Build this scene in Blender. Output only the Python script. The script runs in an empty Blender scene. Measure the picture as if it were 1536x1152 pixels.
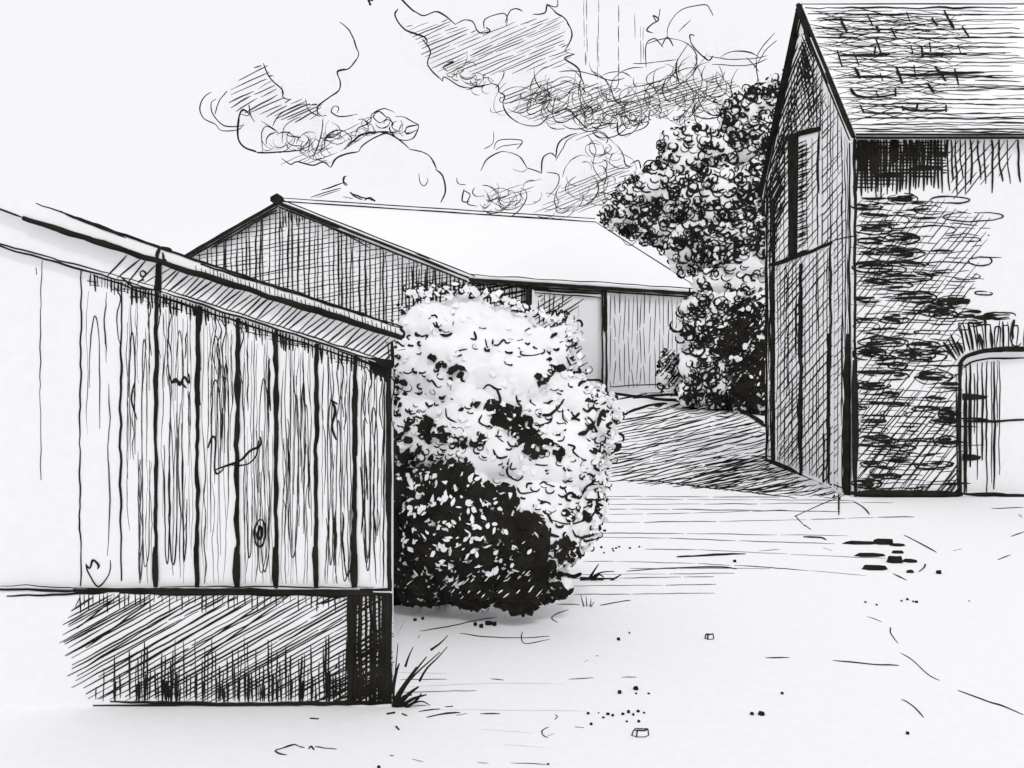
import bpy, math, random
from mathutils import Vector, noise
from mathutils.bvhtree import BVHTree

# ------------------------------------------------------------------ camera, sky, sun, exposure
SC = bpy.context.scene
COL = SC.collection
F, CX, HY, EYE = 1300.0, 768.0, 533.0, 2.0        # focal length and horizon, in units of a 1536 wide picture
cam = bpy.data.cameras.new('camera')
cam.sensor_width = 36.0
cam.lens = 36.0 * F / 1536.0
cam.shift_y = (HY - 576.0) / 1536.0
cam.clip_start, cam.clip_end = 0.05, 3000.0
co = bpy.data.objects.new('camera', cam)
COL.objects.link(co)
co.location = (0, 0, EYE)
co.rotation_euler = (math.radians(90), 0, 0)
SC.camera = co

SUN_EL, SUN_AZ = math.radians(52), math.radians(168)     # azimuth clockwise from +Y (view direction)
world = bpy.data.worlds.new('World')
SC.world = world
world.use_nodes = True
nt = world.node_tree
bgn = nt.nodes['Background']
sky = nt.nodes.new('ShaderNodeTexSky')
sky.sky_type = 'NISHITA'
sky.sun_disc = False
sky.sun_elevation, sky.sun_rotation = SUN_EL, SUN_AZ
scl = nt.nodes.new('ShaderNodeVectorMath'); scl.operation = 'SCALE'; scl.inputs['Scale'].default_value = 0.1
mix = nt.nodes.new('ShaderNodeMix'); mix.data_type = 'RGBA'
mix.inputs['Factor'].default_value = 0.97                # an even white overcast veil over the clear sky
mix.inputs['B'].default_value = (0.915, 0.915, 0.94, 1)
nt.links.new(sky.outputs['Color'], scl.inputs[0])
nt.links.new(scl.outputs[0], mix.inputs['A'])
nt.links.new(mix.outputs['Result'], bgn.inputs['Color'])
bgn.inputs['Strength'].default_value = 1.0

sun = bpy.data.lights.new('sun', 'SUN')
sun.energy, sun.angle, sun.color = 0.8, math.radians(11), (1.0, 0.985, 0.96)
so = bpy.data.objects.new('sun', sun)
COL.objects.link(so)
sd = Vector((math.sin(SUN_AZ) * math.cos(SUN_EL), math.cos(SUN_AZ) * math.cos(SUN_EL), math.sin(SUN_EL)))
so.rotation_euler = sd.to_track_quat('Z', 'Y').to_euler()

SC.view_settings.view_transform = 'Standard'
SC.view_settings.look = 'None'
SC.view_settings.exposure = 0.05
SC.view_settings.gamma = 1.0
SC.cycles.max_bounces = 6
SC.cycles.diffuse_bounces = 5
SC.cycles.use_denoising = True
SC.cycles.transparent_max_bounces = 64

R = random.Random(7)

# ------------------------------------------------------------------ materials
def material(name, c, var=0.0, scale=8.0):
    m = bpy.data.materials.new(name)
    m.use_nodes = True
    b = m.node_tree.nodes['Principled BSDF']
    b.inputs['Roughness'].default_value = 1.0
    b.inputs['Specular IOR Level'].default_value = 0.0
    b.inputs['Base Color'].default_value = (*c, 1)
    if var:
        n = m.node_tree.nodes
        tc = n.new('ShaderNodeTexCoord')
        nz = n.new('ShaderNodeTexNoise')
        nz.inputs['Scale'].default_value = scale
        nz.inputs['Detail'].default_value = 5
        rp = n.new('ShaderNodeValToRGB')
        rp.color_ramp.elements[0].position = 0.3
        rp.color_ramp.elements[1].position = 0.7
        rp.color_ramp.elements[0].color = (*[x * (1 - var) for x in c], 1)
        rp.color_ramp.elements[1].color = (*[min(1, x * (1 + var)) for x in c], 1)
        m.node_tree.links.new(tc.outputs['Object'], nz.inputs['Vector'])
        m.node_tree.links.new(nz.outputs['Fac'], rp.inputs['Fac'])
        m.node_tree.links.new(rp.outputs['Color'], b.inputs['Base Color'])
    return m

M_PAPER = material('white_paper', (0.85, 0.85, 0.86), 0.018, 14)
M_INK = material('black_ink', (0.021, 0.019, 0.016), 0.35, 6)
M_PENCIL = material('grey_pencil', (0.52, 0.52, 0.54), 0.12, 30)
M_CLOUD = material('white_cloud', (0.9, 0.9, 0.905))
nc = M_CLOUD.node_tree                                   # thin vapour: mostly see-through
tr = nc.nodes.new('ShaderNodeBsdfTransparent'); mx = nc.nodes.new('ShaderNodeMixShader')
mx.inputs['Fac'].default_value = 0.08
nc.links.new(tr.outputs[0], mx.inputs[1]); nc.links.new(nc.nodes['Principled BSDF'].outputs[0], mx.inputs[2])
nc.links.new(mx.outputs[0], nc.nodes['Material Output'].inputs['Surface'])
M_DRY = material('dry_ink', (0.085, 0.08, 0.075), 0.8, 25)
MATS = [M_PAPER, M_INK, M_PENCIL, M_CLOUD, M_DRY]
PAPER, INK, PENCIL, CLOUD, DRY = 0, 1, 2, 3, 4

# ------------------------------------------------------------------ picture ray -> surface
CAM = Vector((0, 0, EYE))
def ray(px, py):
    return Vector(((px - CX) / F, 1.0, -(py - HY) / F))
def at(px, py, Y):
    return CAM + ray(px, py) * Y
def to_px(p):
    return (CX + p[0] / p[1] * F, HY - (p[2] - EYE) / p[1] * F)

class Plane:
    def __init__(s, p, n):
        s.p, s.n = Vector(p), Vector(n).normalized()
        s.k = (s.p - CAM).dot(s.n)
    def hit(s, px, py):
        d = ray(px, py)
        return CAM + d * (s.k / d.dot(s.n)), s.n

def smooth(a, b, x):
    t = max(0.0, min(1.0, (x - a) / (b - a)))
    return t * t * (3 - 2 * t)
def ground_h(y):
    return 0.61 * smooth(17, 27, y)

class Ground:
    def hit(s, px, py):
        d = ray(px, py)
        a, b = 0.5, 60.0
        g = lambda t: EYE + d.z * t - ground_h(t)
        for _ in range(26):
            m = (a + b) / 2
            if g(m) > 0: a = m
            else: b = m
        p = CAM + d * a
        e = 0.2
        sl = (ground_h(p.y + e) - ground_h(p.y - e)) / (2 * e)
        return p, Vector((0, -sl, 1)).normalized()
GROUND = Ground()

class Shell:
    """the lumpy surface of a crown or a cloud"""
    def __init__(s, v, f, Y):
        s.b = BVHTree.FromPolygons(v, f)
        s.Y = Y
    def hit(s, px, py):
        d = ray(px, py)
        loc, n, i, t = s.b.ray_cast(CAM, d.normalized())
        if loc is None:
            return at(px, py, s.Y), -d.normalized()
        return loc, n

# ------------------------------------------------------------------ mesh builder: solid faces plus raised ink lines
class MB:
    def __init__(s):
        s.v, s.f, s.m, s.sm = [], [], [], []
    def face(s, pts, mat=PAPER):
        k = len(s.v)
        s.v += [tuple(p) for p in pts]
        s.f.append(tuple(range(k, k + len(pts))))
        s.m.append(mat); s.sm.append(False)
    def prism(s, a, b, mat=PAPER):
        n = len(a); k = len(s.v)
        s.v += [tuple(p) for p in a] + [tuple(p) for p in b]
        fs = [tuple(range(k, k + n)), tuple(range(k + 2 * n - 1, k + n - 1, -1))]
        fs += [(k + i, k + n + i, k + n + (i + 1) % n, k + (i + 1) % n) for i in range(n)]
        for f in fs:
            s.f.append(f); s.m.append(mat); s.sm.append(False)
    def box(s, x0, y0, z0, x1, y1, z1, mat=PAPER):
        s.prism([(x0, y0, z0), (x1, y0, z0), (x1, y0, z1), (x0, y0, z1)],
                [(x0, y1, z0), (x1, y1, z0), (x1, y1, z1), (x0, y1, z1)], mat)
    def shell(s, v, f, mat=PAPER):
        k = len(s.v)
        s.v += [tuple(p) for p in v]
        for q in f:
            s.f.append(tuple(i + k for i in q)); s.m.append(mat); s.sm.append(True)
    def tube(s, ps, ns, rs, mat=INK, lift=0.6):
        n = len(ps)
        if n < 2: return
        k = len(s.v)
        for i in range(n):
            t = ps[min(n - 1, i + 1)] - ps[max(0, i - 1)]
            if t.length < 1e-9: t = Vector((1, 0, 0))
            nn = ns[i]
            sd_ = t.cross(nn)
            if sd_.length < 1e-9: sd_ = Vector((1, 0, 0))
            sd_.normalize()
            r = rs[i]
            c = ps[i] + nn * (r * lift)
            s.v += [tuple(c - sd_ * r), tuple(c + nn * r * 0.8), tuple(c + sd_ * r), tuple(c - nn * r * 0.8)]
        for i in range(n - 1):
            a, b = k + 4 * i, k + 4 * i + 4
            for j in range(4):
                s.f.append((a + j, b + j, b + (j + 1) % 4, a + (j + 1) % 4)); s.m.append(mat); s.sm.append(False)
        s.f.append((k, k + 1, k + 2, k + 3)); s.m.append(mat); s.sm.append(False)
        e = k + 4 * (n - 1)
        s.f.append((e + 3, e + 2, e + 1, e)); s.m.append(mat); s.sm.append(False)
    def stroke(s, surf, pts, w=2.0, mat=INK, amp=0.7, step=11.0, taper=0.5, vary=0.25):
        pts = wobble(pts, step, amp)
        n = len(pts)
        ps, ns, rs = [], [], []
        vw = [1 + R.uniform(-vary, vary) for _ in range(n // 3 + 3)]
        for i, (x, y) in enumerate(pts):
            p, nn = surf.hit(x, y)
            u = i / max(1, n - 1)
            q = i / 3.0; j = int(q)
            ww = vw[j] * (1 - q + j) + vw[j + 1] * (q - j)
            if taper: ww *= 1 - taper * max(0.0, 1 - min(u, 1 - u) / 0.18)
            ps.append(p); ns.append(nn); rs.append(w * ww * p.y / F / 2)
        s.tube(ps, ns, rs, mat)
    def curve(s, surf, pts, w=2.0, **k):
        s.stroke(surf, spline(pts), w, **k)
    def blot(s, surf, pts, mat=INK, lift=0.004):
        """a filled ink mark with an outline of its own"""
        q = [surf.hit(x, y) for x, y in pts]
        a = [p + n * lift * p.y / 5 for p, n in q]
        b = [p - n * lift * p.y / 5 for p, n in q]
        s.prism(a, b, mat)
    def hatch(s, surf, poly, ang, sp, w, jit=0.25, brk=0.0, amp=0.7, ext=3.0, vary=0.3, mat=INK, keep=1.0, bow=0.0, taper=0.5):
        a = math.radians(ang)
        ux, uy = math.cos(a), math.sin(a)
        vx, vy = -uy, ux
        ds = [x * vx + y * vy for x, y in poly]
        d = min(ds) + sp * R.random()
        while d < max(ds):
            ts = []
            n = len(poly)
            for i in range(n):
                x0, y0 = poly[i]; x1, y1 = poly[(i + 1) % n]
                d0, d1 = x0 * vx + y0 * vy - d, x1 * vx + y1 * vy - d
                if (d0 < 0) != (d1 < 0):
                    q = d0 / (d0 - d1)
                    ts.append((x0 + (x1 - x0) * q) * ux + (y0 + (y1 - y0) * q) * uy)
            ts.sort()
            for t0, t1 in zip(ts[::2], ts[1::2]):
                t0 += R.uniform(-ext, ext); t1 += R.uniform(-ext, ext)
                segs = [(t0, t1)]
                if brk:
                    segs = []; t = t0
                    while t < t1:
                        l = R.uniform(0.5, 1.5) * brk
                        segs.append((t, min(t1, t + l))); t += l + R.uniform(2, 7)
                for q0, q1 in segs:
                    if q1 - q0 < 2 or R.random() > keep: continue
                    tilt = R.uniform(-1, 1) * sp * 0.25
                    m = (q0 + q1) / 2
                    pts = [(ux * q0 + vx * (d - tilt), uy * q0 + vy * (d - tilt)),
                           (ux * m + vx * (d - bow), uy * m + vy * (d - bow)),
                           (ux * q1 + vx * (d + tilt), uy * q1 + vy * (d + tilt))]
                    if bow: pts = spline(pts)
                    s.stroke(surf, pts, w * R.uniform(0.75, 1.25), mat=mat, amp=amp, vary=vary, taper=taper)
            d += sp * (1 + R.uniform(-jit, jit))
    def build(s, name, parent=None):
        me = bpy.data.meshes.new(name)
        me.from_pydata(s.v, [], s.f)
        used = sorted(set(s.m))
        for u in used: me.materials.append(MATS[u])
        ix = {u: i for i, u in enumerate(used)}
        me.polygons.foreach_set('material_index', [ix[q] for q in s.m])
        me.polygons.foreach_set('use_smooth', s.sm)
        me.update()
        o = bpy.data.objects.new(name, me)
        COL.objects.link(o)
        if parent is not None:
            o.parent = parent
            o.matrix_parent_inverse = parent.matrix_world.inverted()
        return o

def wobble(pts, step, amp):
    out = []
    ph = R.uniform(0, 100)
    dist = 0.0
    for i in range(len(pts) - 1):
        (x0, y0), (x1, y1) = pts[i], pts[i + 1]
        l = math.hypot(x1 - x0, y1 - y0)
        n = max(1, int(round(l / step)))
        for j in range(n + (1 if i == len(pts) - 2 else 0)):
            u = j / n
            d = dist + l * u
            a = amp * (noise.noise((d * 0.035, ph, 0)) * 1.5 + noise.noise((d * 0.11, ph, 5)) * 0.7)
            b = amp * (noise.noise((d * 0.035, ph, 9)) * 1.5 + noise.noise((d * 0.11, ph, 15)) * 0.7)
            out.append((x0 + (x1 - x0) * u + a, y0 + (y1 - y0) * u + b))
        dist += l
    return out

def spline(p, sub=5):
    if len(p) < 3: return list(p)
    q = [p[0]] + list(p) + [p[-1]]
    out = []
    for i in range(1, len(q) - 2):
        for j in range(sub):
            t = j / sub
            out.append(tuple(0.5 * (2 * q[i][k] + (q[i + 1][k] - q[i - 1][k]) * t +
                       (2 * q[i - 1][k] - 5 * q[i][k] + 4 * q[i + 1][k] - q[i + 2][k]) * t * t +
                       (3 * q[i][k] - q[i - 1][k] - 3 * q[i + 1][k] + q[i + 2][k]) * t ** 3) for k in (0, 1)))
    out.append(p[-1])
    return out

def inside(poly, x, y):
    c = False
    n = len(poly)
    for i in range(n):
        x0, y0 = poly[i]; x1, y1 = poly[i - 1]
        if (y0 > y) != (y1 > y) and x < (x1 - x0) * (y - y0) / (y1 - y0) + x0: c = not c
    return c

def lerp_line(pts, x):
    for (x0, y0), (x1, y1) in zip(pts, pts[1:]):
        if x <= x1: return y0 + (y1 - y0) * (x - x0) / (x1 - x0)
    (x0, y0), (x1, y1) = pts[-2:]
    return y1 + (y1 - y0) * (x - x1) / (x1 - x0)

def empty(name, loc):
    o = bpy.data.objects.new(name, None)
    o.location = loc
    COL.objects.link(o)
    bpy.context.view_layer.update()
    return o
def tag(o, label=None, cat=None, group=None, kind=None):
    if label: o['label'] = label
    if cat: o['category'] = cat
    if group: o['group'] = group
    if kind: o['kind'] = kind
    return o
def blob(x, y, w, h, n=9, rough=0.2, skew=0.0):
    out = []
    for i in range(n):
        a = 2 * math.pi * i / n
        k = 1 + R.uniform(-rough, rough)
        out.append((x + math.cos(a) * w / 2 * k + skew * math.sin(a) * h, y + math.sin(a) * h / 2 * k))
    return out

# ------------------------------------------------------------------ ground (with ruts, cracks, tracks and the barn's cast shadow drawn on it)
g = MB()
ys = [-30, -5, 0, 4, 8, 12, 16] + [17 + 0.5 * i for i in range(22)] + [30, 40, 80, 200, 900]
for y0, y1 in zip(ys, ys[1:]):
    g.face([(-900, y0, ground_h(y0)), (900, y0, ground_h(y0)), (900, y1, ground_h(y1)), (-900, y1, ground_h(y1))])
path_shadow = [(925, 630), (985, 608), (1040, 605), (1100, 616), (1150, 640), (1150, 692), (1205, 722), (1272, 748), (1200, 742), (1080, 736), (930, 722), (900, 700), (925, 660)]
g.hatch(GROUND, path_shadow, -12, 4.3, 2.0, brk=150, amp=1.3, ext=8, bow=-3, vary=0.45)  # stone barn's shadow across the path, inked as hatching
g.hatch(GROUND, path_shadow, -16, 7, 1.7, brk=80, amp=1.5, ext=8, bow=-2, vary=0.45)
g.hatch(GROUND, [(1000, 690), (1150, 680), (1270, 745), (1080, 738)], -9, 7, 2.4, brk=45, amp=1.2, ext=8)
for q, w in (([(870, 590), (925, 593), (985, 600), (1050, 607), (1110, 618), (1145, 634)], 6),
             ([(950, 598), (1000, 594), (1050, 596), (1100, 602)], 5), ([(1030, 603), (1090, 607), (1143, 636)], 5),
             ([(910, 583), (940, 580), (985, 585), (990, 590), (960, 590)], 2), ([(1080, 612), (1120, 622), (1148, 640)], 8),
             ([(936, 622), (965, 612), (1000, 606)], 5), ([(925, 600), (970, 592)], 3), ([(915, 579), (960, 575), (1010, 577)], 2),
             ([(905, 722), (980, 722), (1060, 732), (1150, 742), (1195, 748)], 2.2)):
    g.curve(GROUND, q, w, amp=1.2)
rows = [(745, 890, 1100, 1), (749, 880, 1250, 2), (757, 905, 1300, -3), (764, 870, 1250, 4), (772, 860, 1160, -6), (784, 900, 1320, -8),
        (800, 890, 1230, 4), (806, 890, 1180, 10), (824, 970, 1260, 14), (842, 870, 1300, 22), (862, 850, 1100, -2), (868, 850, 1050, -3),
        (879, 850, 1070, -2), (892, 860, 1045, -2), (853, 940, 1105, 0)]
for y, x0, x1, dy in rows:
    x = x0 + R.uniform(-6, 6)
    while x < x1:
        l = R.uniform(40, 150)
        u0, u1 = (x - x0) / (x1 - x0), (min(x + l, x1) - x0) / (x1 - x0)
        g.stroke(GROUND, [(x, y + dy * u0 * u0), (x + l, y + dy * u1 * u1)], R.uniform(1.0, 1.8), amp=0.5, mat=DRY)
        x += l + R.uniform(2, 6)
marks = [([(1015, 836), (1060, 834), (1118, 831)], 4), ([(940, 857), (1000, 853), (1075, 851), (1105, 854)], 2.5),
    ([(1268, 742), (1200, 771), (1195, 776), (1208, 790)], 1.8), ([(1207, 788), (1216, 795)], 3), ([(1280, 752), (1297, 763), (1304, 772)], 2.5),
    ([(1258, 740), (1258, 773)], 2.5), ([(1204, 806), (1232, 808), (1240, 811)], 3), ([(1235, 822), (1248, 826)], 2),
    ([(1356, 803), (1380, 815), (1405, 829)], 2.4), ([(1388, 846), (1386, 852), (1378, 858)], 2), ([(1340, 861), (1360, 870)], 3),
    ([(1301, 925), (1322, 933)], 2), ([(1336, 941), (1336, 950), (1347, 965)], 2), ([(1350, 979), (1370, 992), (1395, 1014), (1410, 1021)], 1.8),
    ([(1437, 1036), (1480, 1052), (1505, 1060), (1535, 1073)], 2.6), ([(1352, 1049), (1370, 1060), (1386, 1077)], 2.2),
    ([(1249, 991), (1300, 996), (1348, 999)], 2.6), ([(1148, 987), (1184, 987)], 2.6), ([(1487, 763), (1535, 762)], 1.8),
    ([(1516, 805), (1536, 798)], 2), ([(1497, 840), (1516, 832)], 2), ([(1528, 772), (1533, 776)], 3),
    ([(630, 947), (680, 939), (720, 930), (745, 926)], 2), ([(690, 950), (730, 956), (790, 957), (825, 955)], 1.8),
    ([(784, 948), (782, 958), (790, 966), (825, 959)], 1.8), ([(853, 915), (838, 920), (828, 927), (836, 934)], 1.8),
    ([(900, 908), (925, 904), (946, 901)], 2.2), ([(835, 906), (870, 908)], 1.8), ([(610, 925), (596, 955)], 0.8),
    ([(592, 1009), (670, 1011)], 1), ([(600, 1020), (670, 1019)], 1.3), ([(610, 1031), (720, 1026), (845, 1026)], 1), ([(605, 1039), (715, 1036)], 1.5),
    ([(853, 1019), (890, 1017)], 2), ([(932, 1016), (955, 1016)], 2), ([(635, 1066), (700, 1065), (880, 1067)], 1),
    ([(640, 1076), (665, 1071), (690, 1069)], 3), ([(685, 1074), (700, 1071)], 2), ([(720, 1071), (750, 1071)], 3), ([(832, 1072), (836, 1075), (832, 1080)], 1.8),
    ([(823, 1091), (813, 1096), (814, 1103), (822, 1107)], 1.8), ([(822, 1104), (832, 1100)], 1.5), ([(862, 1091), (876, 1092)], 2),
    ([(720, 1094), (800, 1100)], 0.8), ([(755, 1117), (820, 1122)], 0.8), ([(765, 1145), (822, 1147)], 1.3), ([(716, 1144), (733, 1145)], 1.3),
    ([(442, 1117), (420, 1124), (413, 1127), (420, 1131), (430, 1132)], 2.6), ([(420, 1124), (440, 1117), (450, 1121), (457, 1122)], 2),
    ([(463, 1124), (466, 1120), (471, 1126)], 2.6), ([(473, 1120), (490, 1123), (505, 1124)], 2.2), ([(619, 1139), (634, 1143)], 2.6),
    ([(465, 1078), (478, 1079)], 5), ([(580, 1072), (592, 1070)], 6), ([(603, 1071), (610, 1074)], 6), ([(594, 1090), (598, 1095)], 5),
    ([(628, 1068), (660, 1064)], 2.5), ([(668, 1061), (680, 1060)], 3), ([(585, 1133), (590, 1134)], 4),
    ([(630, 953), (627, 957)], 1.6), ([(736, 1018), (756, 1020)], 2), ([(876, 993), (882, 990)], 1.5), ([(893, 984), (898, 984)], 2),
    ([(1138, 827), (1170, 824)], 1.3), ([(1430, 826), (1442, 823)], 1.5), ([(0, 1030), (120, 1022)], 1.2)]
for q, w in marks:
    g.curve(GROUND, q, w, mat=(PENCIL if w < 1.25 else INK), amp=0.6)
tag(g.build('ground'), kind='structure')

# gravel: the loose specks
gr = MB()
specks = [(944, 950, 3), (928, 960, 5), (929, 1040, 6), (954, 1041, 3), (973, 1041, 3), (882, 1071, 4), (898, 1070, 2), (905, 1077, 3), (912, 1072, 4),
    (887, 1087, 4), (934, 1072, 4), (943, 1069, 5), (950, 1073, 4), (957, 1068, 4), (966, 1070, 3), (940, 1083, 3), (958, 1083, 4), (919, 1074, 4),
    (1128, 1072, 5), (1173, 1041, 4), (1102, 843, 5), (902, 822, 4), (919, 824, 3), (924, 823, 3), (929, 821, 3), (945, 823, 3), (959, 821, 3),
    (907, 797, 4), (1298, 904, 3), (1315, 908, 3), (1352, 902, 3), (1361, 900, 4), (1370, 903, 3), (1375, 904, 4), (1361, 1101, 5), (1454, 902, 2),
    (906, 830, 3), (920, 827, 3), (568, 1152, 5), (822, 1147, 3), (622, 931, 5), (634, 929, 5), (888, 800, 2), (713, 938, 6), (722, 941, 7), (733, 937, 8), (742, 938, 7)]
for x, y, d in specks:
    p, n = GROUND.hit(x, y)
    r = d * p.y / F / 2
    top = [p + Vector((math.cos(a) * r * R.uniform(0.8, 1.4), math.sin(a) * r * R.uniform(0.8, 1.4), r * 1.3)) for a in [i * math.pi / 3 for i in range(6)]]
    gr.prism(top, [(q.x * 1.0, q.y, p.z - 0.002) for q in top], INK)
tag(gr.build('gravel'), kind='stuff')

# ------------------------------------------------------------------ stones lying on the ground
def stone(px, py, wpx, hpx, dpt, label, fill, seed):
    """a low faceted stone, its edges inked"""
    p, _ = GROUND.hit(px, py)
    k = p.y / F
    w, h = wpx * k, hpx * k
    m = MB()
    rr = random.Random(seed)
    ang = [2 * math.pi * i / 6 for i in range(6)]
    bot = [p + Vector((math.cos(a) * w / 2 * rr.uniform(0.85, 1.1), math.sin(a) * dpt / 2, 0)) for a in ang]
    top = [p + Vector(((q.x - p.x) * rr.uniform(0.75, 0.95), (q.y - p.y) * 0.8, h * rr.uniform(0.8, 1.1))) for q in bot]
    m.prism(top, bot, INK if fill else PAPER)
    if not fill:
        up = Vector((0, -0.6, 0.8))
        for q in (top, bot):
            m.tube([Vector(a) for a in q + q[:1]], [up] * 7, [1.1 * k * rr.uniform(.7, 1.4) for _ in range(7)], INK, 0.3)
        for i in (0, 3, 4):
            m.tube([top[i], bot[i]], [Vector((0, -1, 0))] * 2, [1.1 * k] * 2, INK, 0.3)
    o = m.build('stone')
    tag(o, label, 'stone', 'stones lying on the bare ground')
stone(1064, 958, 14, 7, 0.04, 'small square outlined stone alone in the middle of the bare ground', False, 1)
stone(960, 1103, 28, 9, 0.05, 'pale angular outlined stone below the cluster of gravel specks', False, 4)
flat = [(1290, 814, 52, 3.5, 'long thin dark flat stone at the upper left of the stone patch'),
        (1325, 812, 34, 8, 'thick dark stone at the top of the stone patch'),
        (1346, 817, 22, 3, 'thin dark sliver stone at the upper right end of the stone patch'),
        (1302, 832, 50, 4, 'long dark flat stone second from the top on the left of the stone patch'),
        (1347, 828, 18, 4, 'short dark stone high on the right of the stone patch'),
        (1342, 839, 28, 9, 'chunky dark stone in the middle of the stone patch'),
        (1365, 841, 22, 3.5, 'small dark flat stone right of the chunky stone in the patch'),
        (1311, 851, 42, 6, 'dark jagged stone at the lower left of the stone patch'),
        (1365, 857, 14, 4, 'small dark oval stone at the bottom of the stone patch'),
        (1408, 858, 9, 5, 'tiny dark stone lying alone to the right of the stone patch'),
        (1142, 1070, 11, 4, 'tiny dark stone in the lower right of the bare ground'),
        (954, 1032, 9, 4, 'tiny dark round stone above the gravel specks')]
for i, (x, y, w, h, lb) in enumerate(flat):
    stone(x, y + h / 2, w, h, 0.10 if w > 20 else 0.04, lb, True, 20 + i)

# ------------------------------------------------------------------ grass tufts
def tuft(blades, Y, label, wmul=1.0):
    m = MB()
    pl = Plane((0, Y, 0), (0, -1, 0))
    base = None
    for q, w in blades:
        pts = spline(q)
        n = len(pts)
        dz = R.uniform(-0.05, 0.05)
        ps = [at(x, y, Y + dz * (i / n)) for i, (x, y) in enumerate(pts)]
        rs = [w * wmul * Y / F / 2 * (1 - 0.75 * (i / (n - 1))) for i in range(n)]
        m.tube(ps, [Vector((0, -1, 0))] * n, rs, INK, 0.0)
    o = m.build('grass_tuft')
    tag(o, label, 'grass', 'grass tufts at wall and shrub feet')
tuft([([(590, 1060), (605, 1030), (640, 985)], 7), ([(592, 1060), (615, 1020), (660, 978)], 5), ([(590, 1055), (600, 1035), (625, 1000)], 6),
      ([(594, 1062), (612, 1042), (628, 1030)], 9), ([(598, 1062), (620, 1048), (640, 1042)], 7), ([(606, 1064), (625, 1050), (632, 1040)], 6),
      ([(612, 1064), (622, 1060), (640, 1058)], 5), ([(590, 1050), (592, 1020), (597, 965)], 4), ([(588, 1040), (594, 1010), (599, 995)], 7),
      ([(608, 1000), (613, 985), (620, 970)], 4), ([(629, 1022), (640, 1003), (658, 985), (671, 970)], 4), ([(646, 975), (660, 965), (672, 953)], 4),
      ([(600, 1063), (630, 1052), (645, 1058)], 4), ([(596, 1060), (606, 1045), (618, 1042)], 8)], 4.93, 'tall grass tuft growing at the corner of the plank shed')
tuft([([(884, 868), (890, 858), (898, 846)], 5), ([(886, 869), (894, 862), (905, 858), (922, 857)], 4), ([(886, 870), (900, 868), (918, 868)], 5),
      ([(900, 886), (915, 872), (932, 862)], 6), ([(870, 868), (890, 868), (905, 870)], 6), ([(890, 870), (898, 862), (906, 866)], 5)], 7.7, 'spiky grass tuft on the ground right of the big shrub')
tuft([([(877, 913), (873, 900), (871, 892)], 2.5), ([(880, 914), (880, 905), (879, 894)], 2.5), ([(883, 913), (886, 905), (886, 898)], 2.5),
      ([(885, 912), (889, 906), (891, 902)], 2)], 6.9, 'small thin grass tuft of upright blades below the big shrub')

# ------------------------------------------------------------------ plank shed on the left
YS = 4.97
shed = empty('plank_shed', (-2.6, YS, 0))
tag(shed, 'weathered plank shed on a dark hatched plinth, cut off by the left edge', 'shed')
U = [(-400, 140), (55, 305), (240, 372), (605, 493)]
H = [(-400, 185), (0, 312), (35, 327), (240, 393), (605, 507)]
LW = [(-400, 258), (0, 370), (240, 437), (588, 549)]
def polyline_px(line, xs): return [(x, lerp_line(line, x)) for x in xs]
XS = [-400, 0, 240, 586]
fr = Plane((0, YS, 0), (0, -1, 0))
m = MB()
top = [(x, y - 12) for x, y in polyline_px(LW, XS)]
poly = top + [(586, 884), (-400, 884)]
a = [at(x, y, YS) for x, y in poly]
m.prism(a, [p + Vector((-0.02 if p.x > -1 else 0, 0.05, 0)) for p in a])
gaps = [61, 121, 182, 235, 297, 357, 415, 475, 533]
for x, w, y1 in zip(gaps, (1.3, 2.2, 3, 5.5, 6.5, 7.0, 6.5, 7, 7.5), (720, 880, 872, 880, 880, 880, 880, 880, 880)):
    y0 = lerp_line(LW, x) + 3
    m.stroke(fr, [(x + 1, y0), (x - 1, (y0 + y1) / 2), (x, y1)], w, amp=1.6, taper=0.2, vary=0.3)
    if w > 5:
        m.stroke(fr, [(x - 1.5, y1 - 60), (x - 1, y1)], w * 1.45, amp=0.6, taper=0.3)
        m.stroke(fr, [(x - 2, y0), (x + 2, y0 + 150)], w * 0.7, amp=1.8)
m.stroke(fr, [(583, 548), (582, 700), (584, 884)], 7, amp=1.5, taper=0)
m.stroke(fr, [(577, 555), (575, 880)], 2.2, amp=1.2); m.stroke(fr, [(585, 548), (585, 886)], 5, amp=.5, taper=0); m.stroke(fr, [(540, 885), (587, 885)], 6, taper=0)
m.stroke(fr, [(54, 401), (55, 412)], 2)
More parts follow.
